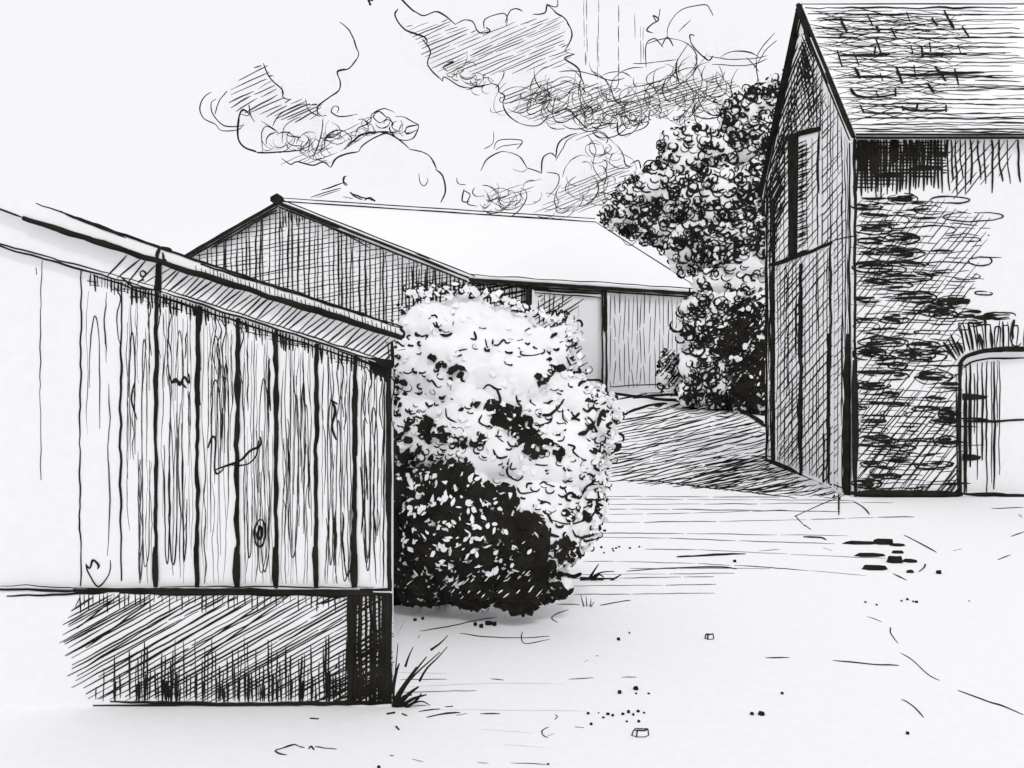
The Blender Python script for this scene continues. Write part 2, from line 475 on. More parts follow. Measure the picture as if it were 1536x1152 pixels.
# wood grain in each plank
for i, (x0, x1) in enumerate(zip(gaps[1:], gaps[2:] + [583])):
    n = (3, 12, 14, 16, 16, 17, 16, 10)[i]
    for k in range(n):
        x = x0 + 7 + (x1 - x0 - 14) * (k + R.uniform(0.1, 0.9)) / n
        ya = lerp_line(LW, x) + R.choice((8, 14, 24, 30, 60, 160, 260))
        yb = min(875, ya + R.choice((120, 200, 260, 340, 420)) * R.uniform(0.8, 1.1))
        mid = [(x + R.uniform(-2.2, 2.2), ya + (yb - ya) * t) for t in (0, .2, .4, .6, .8, 1)]
        m.curve(fr, mid, R.choice((0.7, 0.8, 1.0, 1.2, 1.3, 1.6)), amp=1.1, vary=0.5, mat=R.choice((DRY, DRY, INK)))
    for k in range(4 if i else 1):       # arched grain ends
        xa = R.uniform(x0 + 10, x1 - 18); wd = R.uniform(7, 16)
        if R.random() < 0.5:
            yb = R.uniform(835, 872)
            q = [(xa, yb - R.uniform(90, 230)), (xa + 2, yb - 40), (xa + wd * .5, yb), (xa + wd - 1, yb - 35), (xa + wd, yb - R.uniform(80, 200))]
        else:
            ya = lerp_line(LW, xa) + R.uniform(30, 120)
            q = [(xa, ya + R.uniform(90, 230)), (xa + 2, ya + 40), (xa + wd * .5, ya), (xa + wd - 1, ya + 35), (xa + wd, ya + R.uniform(80, 200))]
        m.curve(fr, q, R.uniform(1.2, 1.9), amp=0.8, mat=R.choice((DRY, INK)))
    if i > 1:
        for k in range(2):
            xa = R.uniform(x0 + 10, x1 - 10); ya = lerp_line(LW, xa) + R.uniform(40, 300)
            m.stroke(fr, [(xa, ya), (xa + R.uniform(-4, 4), ya + R.uniform(40, 110))], R.uniform(1.8, 2.6), amp=2.0, vary=0.5)
for q, w in (([(129, 845), (132, 856), (147, 880), (163, 862), (166, 840)], 2), ([(129, 846), (136, 852), (140, 840), (148, 848), (146, 854)], 3),
             ([(253, 558), (258, 572), (264, 568), (270, 578), (276, 566), (284, 574), (283, 560)], 3.4), ([(256, 575), (268, 572), (280, 582)], 3.2),
             ([(322, 705), (345, 697), (362, 690), (376, 676), (390, 668), (391, 655)], 3), ([(345, 698), (370, 696), (384, 684), (388, 660)], 2.2),
             ([(312, 672), (318, 655), (324, 662), (322, 700), (326, 710), (336, 703)], 3),
             ([(390, 778), (382, 795), (384, 815), (393, 818), (398, 800), (396, 784), (390, 778)], 3), ([(390, 788), (387, 802), (391, 808), (394, 796), (390, 788)], 4.5),
             ([(203, 572), (198, 600), (206, 630)], 2.2), ([(497, 600), (503, 615), (498, 640), (505, 660)], 4), ([(495, 600), (506, 606)], 4), ([(540, 700), (545, 760), (541, 800)], 2.2)):
    m.curve(fr, q, w, amp=0.8)
x = 136
while x < 584:                             # short marks inking the shade below the board above
    y0 = lerp_line(LW, x) + 2
    d = 12 + 18 * R.random()
    m.stroke(fr, [(x, y0), (x + R.uniform(-2, 2), y0 + d)], R.uniform(2, 4), amp=0.8)
    if R.random() < 0.5: m.stroke(fr, [(x - 5, y0 + d * 0.6), (x + 9, y0 + d * 0.6 + 2)], R.uniform(1.5, 2.5))
    if R.random() < 0.25: m.curve(fr, [(x, y0 + 10), (x + 8, y0 + 28), (x + 3, y0 + 60), (x + 8, y0 + 100)], 1.6, amp=1.5)
    x += R.uniform(3.5, 7)
for k in range(3): m.stroke(fr, [(140 + 120 * k, lerp_line(LW, 140) + 4 + k), (585, 556 + k * 3)], 3, amp=1.5)
m.blot(fr, [(552, 540), (586, 550), (586, 578), (575, 566), (560, 560)])
m.build('plank_wall', shed)
# plinth
PLY = YS - 0.03
pf = Plane((0, PLY, 0), (0, -1, 0))
m = MB()
a = [at(x, y, PLY) for x, y in ((-400, 888), (588, 888), (588, 888), (-400, 888))]
zt = a[0].z
m.prism([(a[0].x, PLY, 0), (a[1].x, PLY, 0), (a[1].x, PLY, zt), (a[0].x, PLY, zt)], [(a[0].x, PLY + .12, 0), (a[1].x - .08, PLY + .12, 0), (a[1].x - .08, PLY + .12, zt), (a[0].x, PLY + .12, zt)])
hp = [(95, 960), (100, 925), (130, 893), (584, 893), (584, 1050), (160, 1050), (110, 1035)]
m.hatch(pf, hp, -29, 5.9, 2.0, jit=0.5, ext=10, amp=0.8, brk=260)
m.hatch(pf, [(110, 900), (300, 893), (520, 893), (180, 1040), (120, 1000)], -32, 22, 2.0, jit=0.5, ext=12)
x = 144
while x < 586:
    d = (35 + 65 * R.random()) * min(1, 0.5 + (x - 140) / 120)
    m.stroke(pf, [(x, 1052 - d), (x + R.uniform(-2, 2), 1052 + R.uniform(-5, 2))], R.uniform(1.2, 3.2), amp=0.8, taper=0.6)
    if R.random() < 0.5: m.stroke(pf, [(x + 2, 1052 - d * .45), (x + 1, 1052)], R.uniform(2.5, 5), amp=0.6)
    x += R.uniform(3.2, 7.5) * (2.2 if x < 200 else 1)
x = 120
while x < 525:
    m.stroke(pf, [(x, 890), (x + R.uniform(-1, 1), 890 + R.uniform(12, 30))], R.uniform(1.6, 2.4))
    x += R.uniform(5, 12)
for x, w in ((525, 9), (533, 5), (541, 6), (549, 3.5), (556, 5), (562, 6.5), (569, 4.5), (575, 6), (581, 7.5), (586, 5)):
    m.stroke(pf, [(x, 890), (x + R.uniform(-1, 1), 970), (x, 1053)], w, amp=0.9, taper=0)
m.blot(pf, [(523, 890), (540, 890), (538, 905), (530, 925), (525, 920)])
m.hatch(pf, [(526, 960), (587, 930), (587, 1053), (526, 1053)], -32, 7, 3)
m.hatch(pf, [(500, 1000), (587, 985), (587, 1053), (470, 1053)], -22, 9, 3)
for q, w in (([(-60, 884), (30, 884), (120, 887), (240, 886), (400, 884)], 4), ([(10, 894), (110, 891), (160, 888)], 3), ([(0, 879), (40, 878), (90, 881), (170, 883)], 1.6),
             ([(110, 884), (300, 884), (560, 887)], 5), ([(180, 889), (400, 889), (586, 891)], 8), ([(240, 880), (560, 881)], 2),
             ([(140, 1058), (300, 1057), (588, 1056)], 3.5), ([(165, 1052), (400, 1056), (587, 1053)], 4), ([(300, 1056), (587, 1052)], 4), ([(185, 1063), (240, 1061), (330, 1060)], 1.6)):
    m.stroke(pf, q, w, amp=1.1)
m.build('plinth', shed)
# the board under the roof edge, in two lengths that meet at a joint
bf_y = YS - 0.035
bf = Plane((0, bf_y, 0), (0, -1, 0))
for x0, x1 in ((-400, 238), (241, 590)):
    xs = [x0] + [q for q in (0, 35) if x0 < q < x1] + [x1]
    m = MB()
    poly = [(x, y - 3) for x, y in polyline_px(H, xs)] + [(x, y + 2) for x, y in reversed(polyline_px(LW, xs))]
    a = [at(x, y, bf_y) for x, y in poly]
    m.prism(a, [p + Vector((0, 0.033, 0)) for p in a])
    lo = polyline_px(LW, xs)
    m.stroke(bf, lo, 3.2, amp=1.2)
    m.stroke(bf, [(x, y - 5) for x, y in lo], 2.0, amp=1.6)
    if x0 > 0:
        hp = [(x, y + 4) for x, y in polyline_px(H, xs)] + [(x, y - 4) for x, y in reversed(lo)]
        m.hatch(bf, hp, -41, 8.2, 2.2, jit=0.3, ext=2)
        m.stroke(bf, [(588, 512), (590, 550)], 5.5); m.stroke(bf, [(582, 512), (583, 545)], 2); m.stroke(bf, [(578, 510), (581, 519)], 1.6)
        m.stroke(bf, [(241, 395), (240, 440)], 6, taper=0.2)
        m.blot(bf, [(556, 536), (590, 540), (590, 553), (570, 548)])
    else:
        hp = [(182, 379), (236, 396), (236, 434), (150, 412)]
        m.hatch(bf, hp, -45, 12, 2.2, ext=2)
        m.curve(bf, [(210, 408), (213, 415), (219, 411), (215, 406), (210, 408)], 2.4)
        m.stroke(bf, [(208, 422), (216, 420)], 4); m.stroke(bf, [(180, 415), (200, 430), (235, 436)], 4)
        m.stroke(bf, [(237, 393), (235, 440)], 6, taper=0.2)
    m.build('fascia_board', shed)
# roof: a sheet edge over the board, running back
rf_y = YS - 0.09
rf = Plane((0, rf_y, 0), (0, -1, 0))
m = MB()
xs = [-400, 55, 240, 604]
poly = polyline_px(U, xs) + [(x, y) for x, y in reversed(polyline_px(H, xs))]
a = [at(x, y, rf_y) for x, y in poly]
b = [p + Vector((0, 3.2, -0.12)) for p in a]
for i in (3, 4): b[i] = b[i] + Vector((-0.9, 0, 0))
m.prism(a, b)
up = polyline_px(U, [55, 240, 604]); lo = polyline_px(H, [-30, 35, 240, 604])
m.stroke(rf, up, 3.6, amp=1.2); m.stroke(rf, [(100, 320), (160, 344), (240, 370)], 5, amp=1.2); m.stroke(rf, [(90, 318), (150, 343), (190, 357)], 2, amp=1.5)
m.stroke(rf, lo[1:], 9, amp=1.5, taper=0.2, vary=0.2); m.stroke(rf, lo[:2], 2.5); m.stroke(rf, [(36, 327), (70, 337), (240, 392)], 6, amp=1)
m.stroke(rf, [(300, 396), (420, 432), (604, 490)], 4, amp=1.5)
m.curve(rf, [(238, 372), (252, 374), (258, 376)], 6); m.curve(rf, [(240, 372), (236, 384), (238, 396)], 6); m.curve(rf, [(244, 378), (246, 388), (250, 391)], 3)
x = 295
while x < 600:
    y = lerp_line(H, x) - 4
    m.stroke(rf, [(x, y), (x - 1, y - R.uniform(5, 11))], R.uniform(1.6, 2.8))
    x += R.uniform(4, 8)
m.curve(rf, [(600, 493), (607, 500), (604, 508)], 5)
m.build('roof', shed)
# side and back of the shed
m = MB()
A0 = at(588, 884, YS); A1 = Vector((-1.75, 7.9, 0))
ztop = at(586, 540, YS).z
m.prism([(A0.x, YS + 0.06, 0), (A1.x, A1.y, 0), (A1.x, A1.y, ztop), (A0.x, YS + 0.06, ztop)],
        [(A0.x - .06, YS + 0.1, 0), (A1.x - .06, A1.y, 0), (A1.x - .06, A1.y, ztop), (A0.x - .06, YS + 0.1, ztop)])
m.build('side_wall', shed)

# ------------------------------------------------------------------ leafy masses
ICO = {}
def ico(sub):
    if sub in ICO: return ICO[sub]
    t = (1 + 5 ** .5) / 2
    v = [Vector(p).normalized() for p in ((-1, t, 0), (1, t, 0), (-1, -t, 0), (1, -t, 0), (0, -1, t), (0, 1, t), (0, -1, -t), (0, 1, -t), (t, 0, -1), (t, 0, 1), (-t, 0, -1), (-t, 0, 1))]
    f = [(0, 11, 5), (0, 5, 1), (0, 1, 7), (0, 7, 10), (0, 10, 11), (1, 5, 9), (5, 11, 4), (11, 10, 2), (10, 7, 6), (7, 1, 8), (3, 9, 4), (3, 4, 2), (3, 2, 6), (3, 6, 8), (3, 8, 9), (4, 9, 5), (2, 4, 11), (6, 2, 10), (8, 6, 7), (9, 8, 1)]
    for _ in range(sub):
        cache = {}; nf = []
        def mid(a, b):
            k = (min(a, b), max(a, b))
            if k not in cache:
                v.append(((v[a] + v[b]) / 2).normalized()); cache[k] = len(v) - 1
            return cache[k]
        for a, b, c in f:
            ab, bc, ca = mid(a, b), mid(b, c), mid(c, a)
            nf += [(a, ab, ca), (b, bc, ab), (c, ca, bc), (ab, bc, ca)]
        f = nf
    ICO[sub] = (v, f)
    return ICO[sub]

def lumps(lobes, sub, rough, freq, zmin=None, squash=0.8):
    """joined lumpy balls: lobes are (px, py, radius in picture units, depth)"""
    V, Fc = [], []
    bv, bf_ = ico(sub)
    for (px, py, r, Y) in lobes:
        c = at(px, py, Y); rr = r * Y / F
        off = Vector((R.uniform(0, 50), R.uniform(0, 50), R.uniform(0, 50)))
        k = len(V)
        for p in bv:
            d = 1 + rough * noise.fractal(p * freq + off, 0.7, 2.1, 4)
            q = c + Vector((p.x * rr * d, p.y * rr * d * squash, p.z * rr * d))
            if zmin is not None and q.z < zmin: q.z = zmin
            V.append(q)
        Fc += [tuple(i + k for i in t) for t in bf_]
    return V, Fc

def basis(n):
    a = Vector((0, 0, 1)) if abs(n.z) < 0.9 else Vector((1, 0, 0))
    u = a.cross(n).normalized()
    return u, n.cross(u)

def curl(m, p, n, r, sweep, a0, w, squash=0.8, mat=INK, lift=0.9):
    u, v = basis(n)
    k = max(4, int(sweep / 0.5))
    pts = []
    for i in range(k + 1):
        a = a0 + sweep * i / k
        rr = r * (1 - 0.35 * i / k)
        pts.append(p + u * math.cos(a) * rr + v * math.sin(a) * rr * squash)
    rs = [w / 2 * (0.45 + 0.85 * math.sin(math.pi * (0.12 + 0.76 * i / k))) for i in range(k + 1)]
    m.tube(pts, [n] * (k + 1), rs, mat, lift)

def leaf(m, p, n, l, wd, a, mat, lift):
    u, v = basis(n)
    d = u * math.cos(a) + v * math.sin(a); e = n.cross(d)
    pr = ((-.5, 0), (-.2, .42), (.15, .5), (.5, .05), (.2, -.35), (-.25, -.5))
    q = [p + d * l * x * R.uniform(.7, 1.2) + e * wd * y * R.uniform(.6, 1.3) + n * lift for x, y in pr]
    m.prism(q, [x - n * (lift * 0.6 + 0.003) for x in q], mat)

def foliage(m, V, Fc, zones, base, size, Yref, tot, flecks=(), leafy=0.5, edge=0.0):
    """ink leaves and curls over a lumpy surface; zones = (outline, share kept, blackness)"""
    import bisect
    k = Yref / F
    acc, s_ = [], 0.0
    cen = []
    for t in Fc:
        a, b, c = V[t[0]], V[t[1]], V[t[2]]
        cr = (b - a).cross(c - a)
        s_ += cr.length / 2; acc.append(s_); cen.append(cr)
    bvh = BVHTree.FromPolygons(V, Fc)
    for _ in range(tot):
        i = bisect.bisect_left(acc, R.random() * s_)
        t = Fc[min(i, len(Fc) - 1)]
        a, b, c = V[t[0]], V[t[1]], V[t[2]]
        u, v = R.random(), R.random()
        if u + v > 1: u, v = 1 - u, 1 - v
        p = a + (b - a) * u + (c - a) * v
        cr = cen[min(i, len(cen) - 1)]
        if cr.length < 1e-10: continue
        n = cr.normalized()
        if n.dot((CAM - p).normalized()) > 0.22: continue      # the front is drawn stroke by stroke below
        x, y = to_px(p)
        d, black = base(x, y, p) if callable(base) else base
        for poly, dd, bb in zones:
            if inside(poly, x + 5 * noise.noise((x * .06, y * .06, 0)) * 2, y + 10 * noise.noise((x * .06, y * .06, 7))):
                d, black = dd, bb; break
        if R.random() > d: continue
        # skip what lies buried inside another lump
        loc, nn, ii, dist = bvh.ray_cast(p + n * 0.02 * k * 10, n)
        if loc is not None and dist < size * k * 12 and nn.dot(n) > 0: continue
        r = size * k * R.uniform(0.5, 1.15)
        if R.random() < black:
            leaf(m, p, n, r * R.uniform(1.4, 2.6), r * R.uniform(0.8, 1.5), R.uniform(0, 6.3), INK, 0.6 * k)
        else:
            down = -math.pi / 2 + R.uniform(-1.1, 1.1)
            sw = R.uniform(1.6, 4.2)
            curl(m, p + n * k * R.uniform(0, 2), n, r * 1.1, sw, down - sw / 2 + 0.2, k * R.uniform(1.4, 3.4))

def area(poly):
    return abs(sum(poly[i - 1][0] * poly[i][1] - poly[i][0] * poly[i - 1][1] for i in range(len(poly)))) / 2
def spots(poly, n):
    xs = [p[0] for p in poly]; ys = [p[1] for p in poly]
    out = []
    for _ in range(n * 6):
        x, y = R.uniform(min(xs) - 6, max(xs) + 6), R.uniform(min(ys) - 6, max(ys) + 6)
        xx, yy = x + 9 * noise.noise((x * .06, y * .06, 0)), y + 9 * noise.noise((x * .06, y * .06, 7))
        if inside(poly, xx, yy): out.append((x, y))
        if len(out) >= n: break
    return out
def blots(m, sf, poly, cover, l0=9, l1=19):
    """overlapping ink leaves that fill an outline"""
    for x, y in spots(poly, int(area(poly) / 78 * cover)):
        p, n = sf.hit(x, y)
        k = p.y / F
        n = (n + (CAM - p).normalized()).normalized()
        l = R.uniform(l0, l1) * k
        leaf(m, p + n * k * 1.5, n, l, l * R.uniform(.45, .8), R.uniform(0, 6.3), INK, 1.2 * k)
def flecks(m, sf, poly, n, l0=5, l1=13):
    for x, y in spots(poly, n):
        p, q = sf.hit(x, y); k = p.y / F
        q = (q + (CAM - p).normalized()).normalized()
        l = R.uniform(l0, l1) * k
        leaf(m, p + q * k * 4.5, q, l, l * R.uniform(.3, .75), R.choice((.6, .9, 2.3, -.4)) + R.uniform(-.5, .5), PAPER, 1.5 * k)
def fleck_groups(m, sf, poly, n, l0=5, l1=14):
    for x, y in spots(poly, n):
        a = R.choice((.7, .7, 2.2)) + R.gauss(0, .3)
        for j in range(R.choice((1, 1, 2, 3, 4))):
            p, q = sf.hit(x + R.gauss(0, 5), y + R.gauss(0, 4)); k = p.y / F
            q = (q + (CAM - p).normalized()).normalized()
            l = R.uniform(l0, l1) * k
            leaf(m, p + q * k * 4.5, q, l, l * R.uniform(.2, .75), a + R.gauss(0, .5), PAPER, 1.5 * k)
def squiggle(m, sf, x, y, r, w, ang, loops, adv):
    """a run of loops or scallops, as the pen leaves for foliage"""
    ca, sa = math.cos(ang), math.sin(ang)
    sg = R.choice((-1, 1, 1)); pts = []
    k = max(1, int(round(loops)))
    u = -adv * k / 2
    over = R.uniform(.9, 1.5)
    for j in range(k):
        rr = r * R.uniform(.7, 1.35); off = R.uniform(-.35, .35) * r
        a0, a1 = math.pi * (1.0 + .25 * over), math.pi * (-.25 * over)
        for i in range(8):
            t = a0 + (a1 - a0) * i / 7
            uu = u + math.cos(t) * rr; v = sg * math.sin(t) * rr * .9 + off
            pts.append((x + uu * ca - v * sa, y + uu * sa + v * ca))
        u += rr * R.uniform(1.3, 1.9)
    m.stroke(sf, pts, w, amp=.7, step=6, vary=.5, taper=.5)
def scribble_in(m, sf, poly, cover, r=5, w=2.6, ang=-.7, adv=6):
    for x, y in spots(poly, int(area(poly) / 150 * cover)):
        squiggle(m, sf, x, y, r * R.uniform(.6, 1.4), w * R.uniform(.6, 1.4), ang + R.gauss(0, .6), R.choice((1, 1, 2, 2, 3)), adv * R.uniform(.4, 1.5))
def scallops(m, sf, poly, cover, r=5, w=2.2):
    """loose little u and c marks"""
    for x, y in spots(poly, int(area(poly) / 260 * cover)):
        a0 = R.uniform(.1, 1.2); sw = R.uniform(1.4, 3.6); rr = r * R.uniform(.6, 1.5)
        q = [(x + math.cos(a0 + sw * i / 6) * rr, y + math.sin(a0 + sw * i / 6) * rr * .8) for i in range(7)]
        m.stroke(sf, q, w * R.uniform(.6, 1.5), amp=.5, step=5, vary=.4, taper=.5)

def zpoly(pts, x0, y0, s): return [(x0 + x / s, y0 + y / s) for x, y in pts]

# ---- big shrub beside the shed
shrub = empty('shrub', at(740, 925, 6.9) * 1.0)
shrub.location.z = 0
tag(shrub, 'large rounded shrub, white on top with shade inked black at its foot, by the plank shed', 'shrub')
Y0 = 6.95
lob = [(645, 515, 46, 7.0), (700, 516, 58, 7.1), (752, 532, 58, 7.1), (812, 550, 46, 7.0), (840, 520, 24, 7.0), (630, 570, 60, 7.0), (690, 590, 92, 7.0), (768, 612, 88, 6.9),
       (845, 640, 62, 6.9), (882, 655, 42, 6.9), (640, 680, 80, 6.9), (720, 690, 100, 6.75), (810, 705, 88, 6.7), (868, 735, 40, 6.8), (630, 780, 78, 6.8), (700, 795, 100, 6.6),
       (790, 800, 85, 6.55), (850, 800, 48, 6.65), (640, 860, 60, 6.7), (720, 865, 66, 6.6), (790, 880, 45, 6.55), (600, 640, 60, 7.2), (600, 760, 70, 7.2), (600, 850, 60, 7.2), (775, 900, 36, 6.45), (832, 893, 26, 6.55), (895, 625, 26, 6.9), (870, 780, 36, 6.7)]
V, Fc = lumps(lob, 3, 0.16, 2.6, zmin=0.01, squash=0.75)
m = MB()
m.shell(V, Fc)
sh = Shell(V, Fc, Y0)
z6 = lambda p: zpoly(p, 560, 420, 3.84)
z7 = lambda p: zpoly(p, 560, 680, 3.84)
ZB = [(z7([(60, 150), (350, 150), (560, 130), (640, 250), (820, 250), (830, 370), (960, 430), (1000, 520), (1060, 600), (960, 680), (1060, 720), (1060, 780), (960, 800), (1020, 860), (1130, 900), (1000, 910), (860, 1010), (780, 990), (700, 940), (500, 950), (60, 960)]), 1.0, 0.9),  # shaded parts of the shrub, put in as black leaves and strokes
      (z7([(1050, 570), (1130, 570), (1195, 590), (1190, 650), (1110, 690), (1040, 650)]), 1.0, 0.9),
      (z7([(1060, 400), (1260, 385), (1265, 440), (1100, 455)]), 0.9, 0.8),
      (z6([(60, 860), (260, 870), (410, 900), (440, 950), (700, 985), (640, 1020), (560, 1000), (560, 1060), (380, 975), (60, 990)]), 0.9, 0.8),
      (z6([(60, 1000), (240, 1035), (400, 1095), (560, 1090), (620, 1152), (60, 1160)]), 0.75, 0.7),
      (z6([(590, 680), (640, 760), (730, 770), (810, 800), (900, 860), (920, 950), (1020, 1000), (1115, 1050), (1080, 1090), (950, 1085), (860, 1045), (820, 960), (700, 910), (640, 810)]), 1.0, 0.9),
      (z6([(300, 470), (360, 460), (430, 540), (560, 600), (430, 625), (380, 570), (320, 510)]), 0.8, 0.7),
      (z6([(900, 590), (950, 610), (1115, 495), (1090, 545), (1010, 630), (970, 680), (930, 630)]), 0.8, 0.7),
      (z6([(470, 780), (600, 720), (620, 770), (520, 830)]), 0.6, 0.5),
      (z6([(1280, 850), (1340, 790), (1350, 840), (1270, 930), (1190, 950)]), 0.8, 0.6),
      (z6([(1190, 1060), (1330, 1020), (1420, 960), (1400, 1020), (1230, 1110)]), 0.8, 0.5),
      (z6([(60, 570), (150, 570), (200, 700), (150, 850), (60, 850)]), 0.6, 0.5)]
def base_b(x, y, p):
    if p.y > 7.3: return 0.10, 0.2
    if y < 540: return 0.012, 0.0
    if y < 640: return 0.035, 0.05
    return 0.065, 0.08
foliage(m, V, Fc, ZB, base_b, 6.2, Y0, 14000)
for poly, c in ((ZB[0][0], 3.6), (ZB[1][0], 2.6), (ZB[2][0], 1.2), (ZB[3][0], 1.1), (ZB[4][0], .9), (ZB[5][0], 1.7), (ZB[6][0], 1.0), (ZB[7][0], .8), (ZB[8][0], .5), (ZB[9][0], .9), (ZB[10][0], .6), (ZB[11][0], .4)):
    blots(m, sh, poly, c)
    scribble_in(m, sh, poly, min(1.0, c * .45), 5, 2.8)
fleck_groups(m, sh, [(598, 730), (690, 720), (725, 750), (770, 765), (795, 800), (805, 850), (790, 880), (600, 880)], 78)
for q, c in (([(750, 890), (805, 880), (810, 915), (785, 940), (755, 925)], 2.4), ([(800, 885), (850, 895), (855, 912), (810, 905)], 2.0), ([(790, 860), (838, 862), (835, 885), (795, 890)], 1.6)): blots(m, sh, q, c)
sil = [(592, 470), (625, 455), (660, 450), (700, 450), (750, 458), (790, 478), (835, 492), (860, 500), (866, 525), (862, 562), (888, 592), (915, 606), (930, 640), (915, 690), (905, 740), (915, 770), (895, 810), (870, 850), (820, 890), (592, 900)]
for x, y in spots(sil, 260):
    p, n = sh.hit(x, y); kk = p.y / F
    t_n = (n + Vector((R.gauss(0, .45), R.gauss(0, .3) - .25, R.gauss(0, .45)))).normalized()
    l = R.uniform(9, 17) * kk
    leaf(m, p + n * kk * R.uniform(0, 2), t_n, l, l * R.uniform(.5, .8), R.uniform(0, 6.3), PAPER, 1.0 * kk)
edge_ = sil[1:-1]
for j in range(230):                      # leaves that break up the outline, each with an inked rim
    i = R.random() * (len(edge_) - 1); a_ = int(i); f_ = i - a_
    x, y = edge_[a_][0] + (edge_[a_ + 1][0] - edge_[a_][0]) * f_ + R.gauss(0, 4) - 3, edge_[a_][1] + (edge_[a_ + 1][1] - edge_[a_][1]) * f_ + R.gauss(0, 4)
    p, n = sh.hit(x, y); kk = p.y / F
    t_n = ((CAM - p).normalized() + Vector((R.gauss(0, .3), 0, R.gauss(0, .3)))).normalized()
    l = R.uniform(7, 14) * kk
    leaf(m, p + n * kk * 2, t_n, l, l * R.uniform(.5, .8), R.uniform(0, 6.3), PAPER, 1.0 * kk)
    if R.random() < .55: squiggle(m, sh, x + R.gauss(0, 3), y + R.gauss(0, 3), R.uniform(2.5, 5), R.uniform(1.6, 3), R.uniform(-1.4, 1.2), R.choice((1, 2)), 6)
flecks(m, sh, ZB[5][0], 12, 4, 9); flecks(m, sh, ZB[2][0], 18, 4, 10)
for k in range(46):                       # slanting pen strokes near the foot
    x, y = R.uniform(600, 830), R.uniform(872, 912)
    p, n = sh.hit(x, y); kk = p.y / F
    n = (n + (CAM - p).normalized()).normalized()
    leaf(m, p + n * kk * 4, n, R.uniform(8, 16) * kk, R.uniform(1.2, 2.6) * kk, 0.75 + R.uniform(-.15, .15), PAPER, 1.2 * kk)
scallops(m, sh, [(592, 560), (700, 580), (760, 600), (860, 590), (925, 610), (925, 680), (890, 720), (900, 780), (860, 830), (820, 790), (760, 740), (640, 700), (592, 690)], .5)
scallops(m, sh, [(592, 570), (650, 560), (690, 640), (700, 690), (592, 690)], .7, 5, 2.4)
scallops(m, sh, [(592, 660), (700, 670), (760, 720), (720, 740), (592, 720)], 1.2, 6, 2)
scallops(m, sh, [(850, 720), (915, 700), (905, 780), (870, 830), (830, 790)], .9, 6, 2.4)
scallops(m, sh, [(592, 480), (660, 470), (820, 500), (870, 520), (840, 570), (700, 560), (592, 560)], .18, 5, 2.4)
scribble_in(m, sh, z6([(1000, 480), (1120, 440), (1200, 560), (1120, 580), (1010, 560)]), .35, 4, 2.4)
def curls_along(m, surf, pts, n, r, w, spread=3):
    q = wobble(pts, 2, 0)
    for i in range(n):
        x, y = q[int(R.random() * (len(q) - 1))]
        p, nn = surf.hit(x + R.gauss(0, spread), y + R.gauss(0, spread))
        k = p.y / F
        sw = R.uniform(1.8, 4)
        curl(m, p, nn, r * k * R.uniform(.6, 1.2), sw, -math.pi / 2 - sw / 2 + R.uniform(-1, 1), w * k * R.uniform(.7, 1.3))
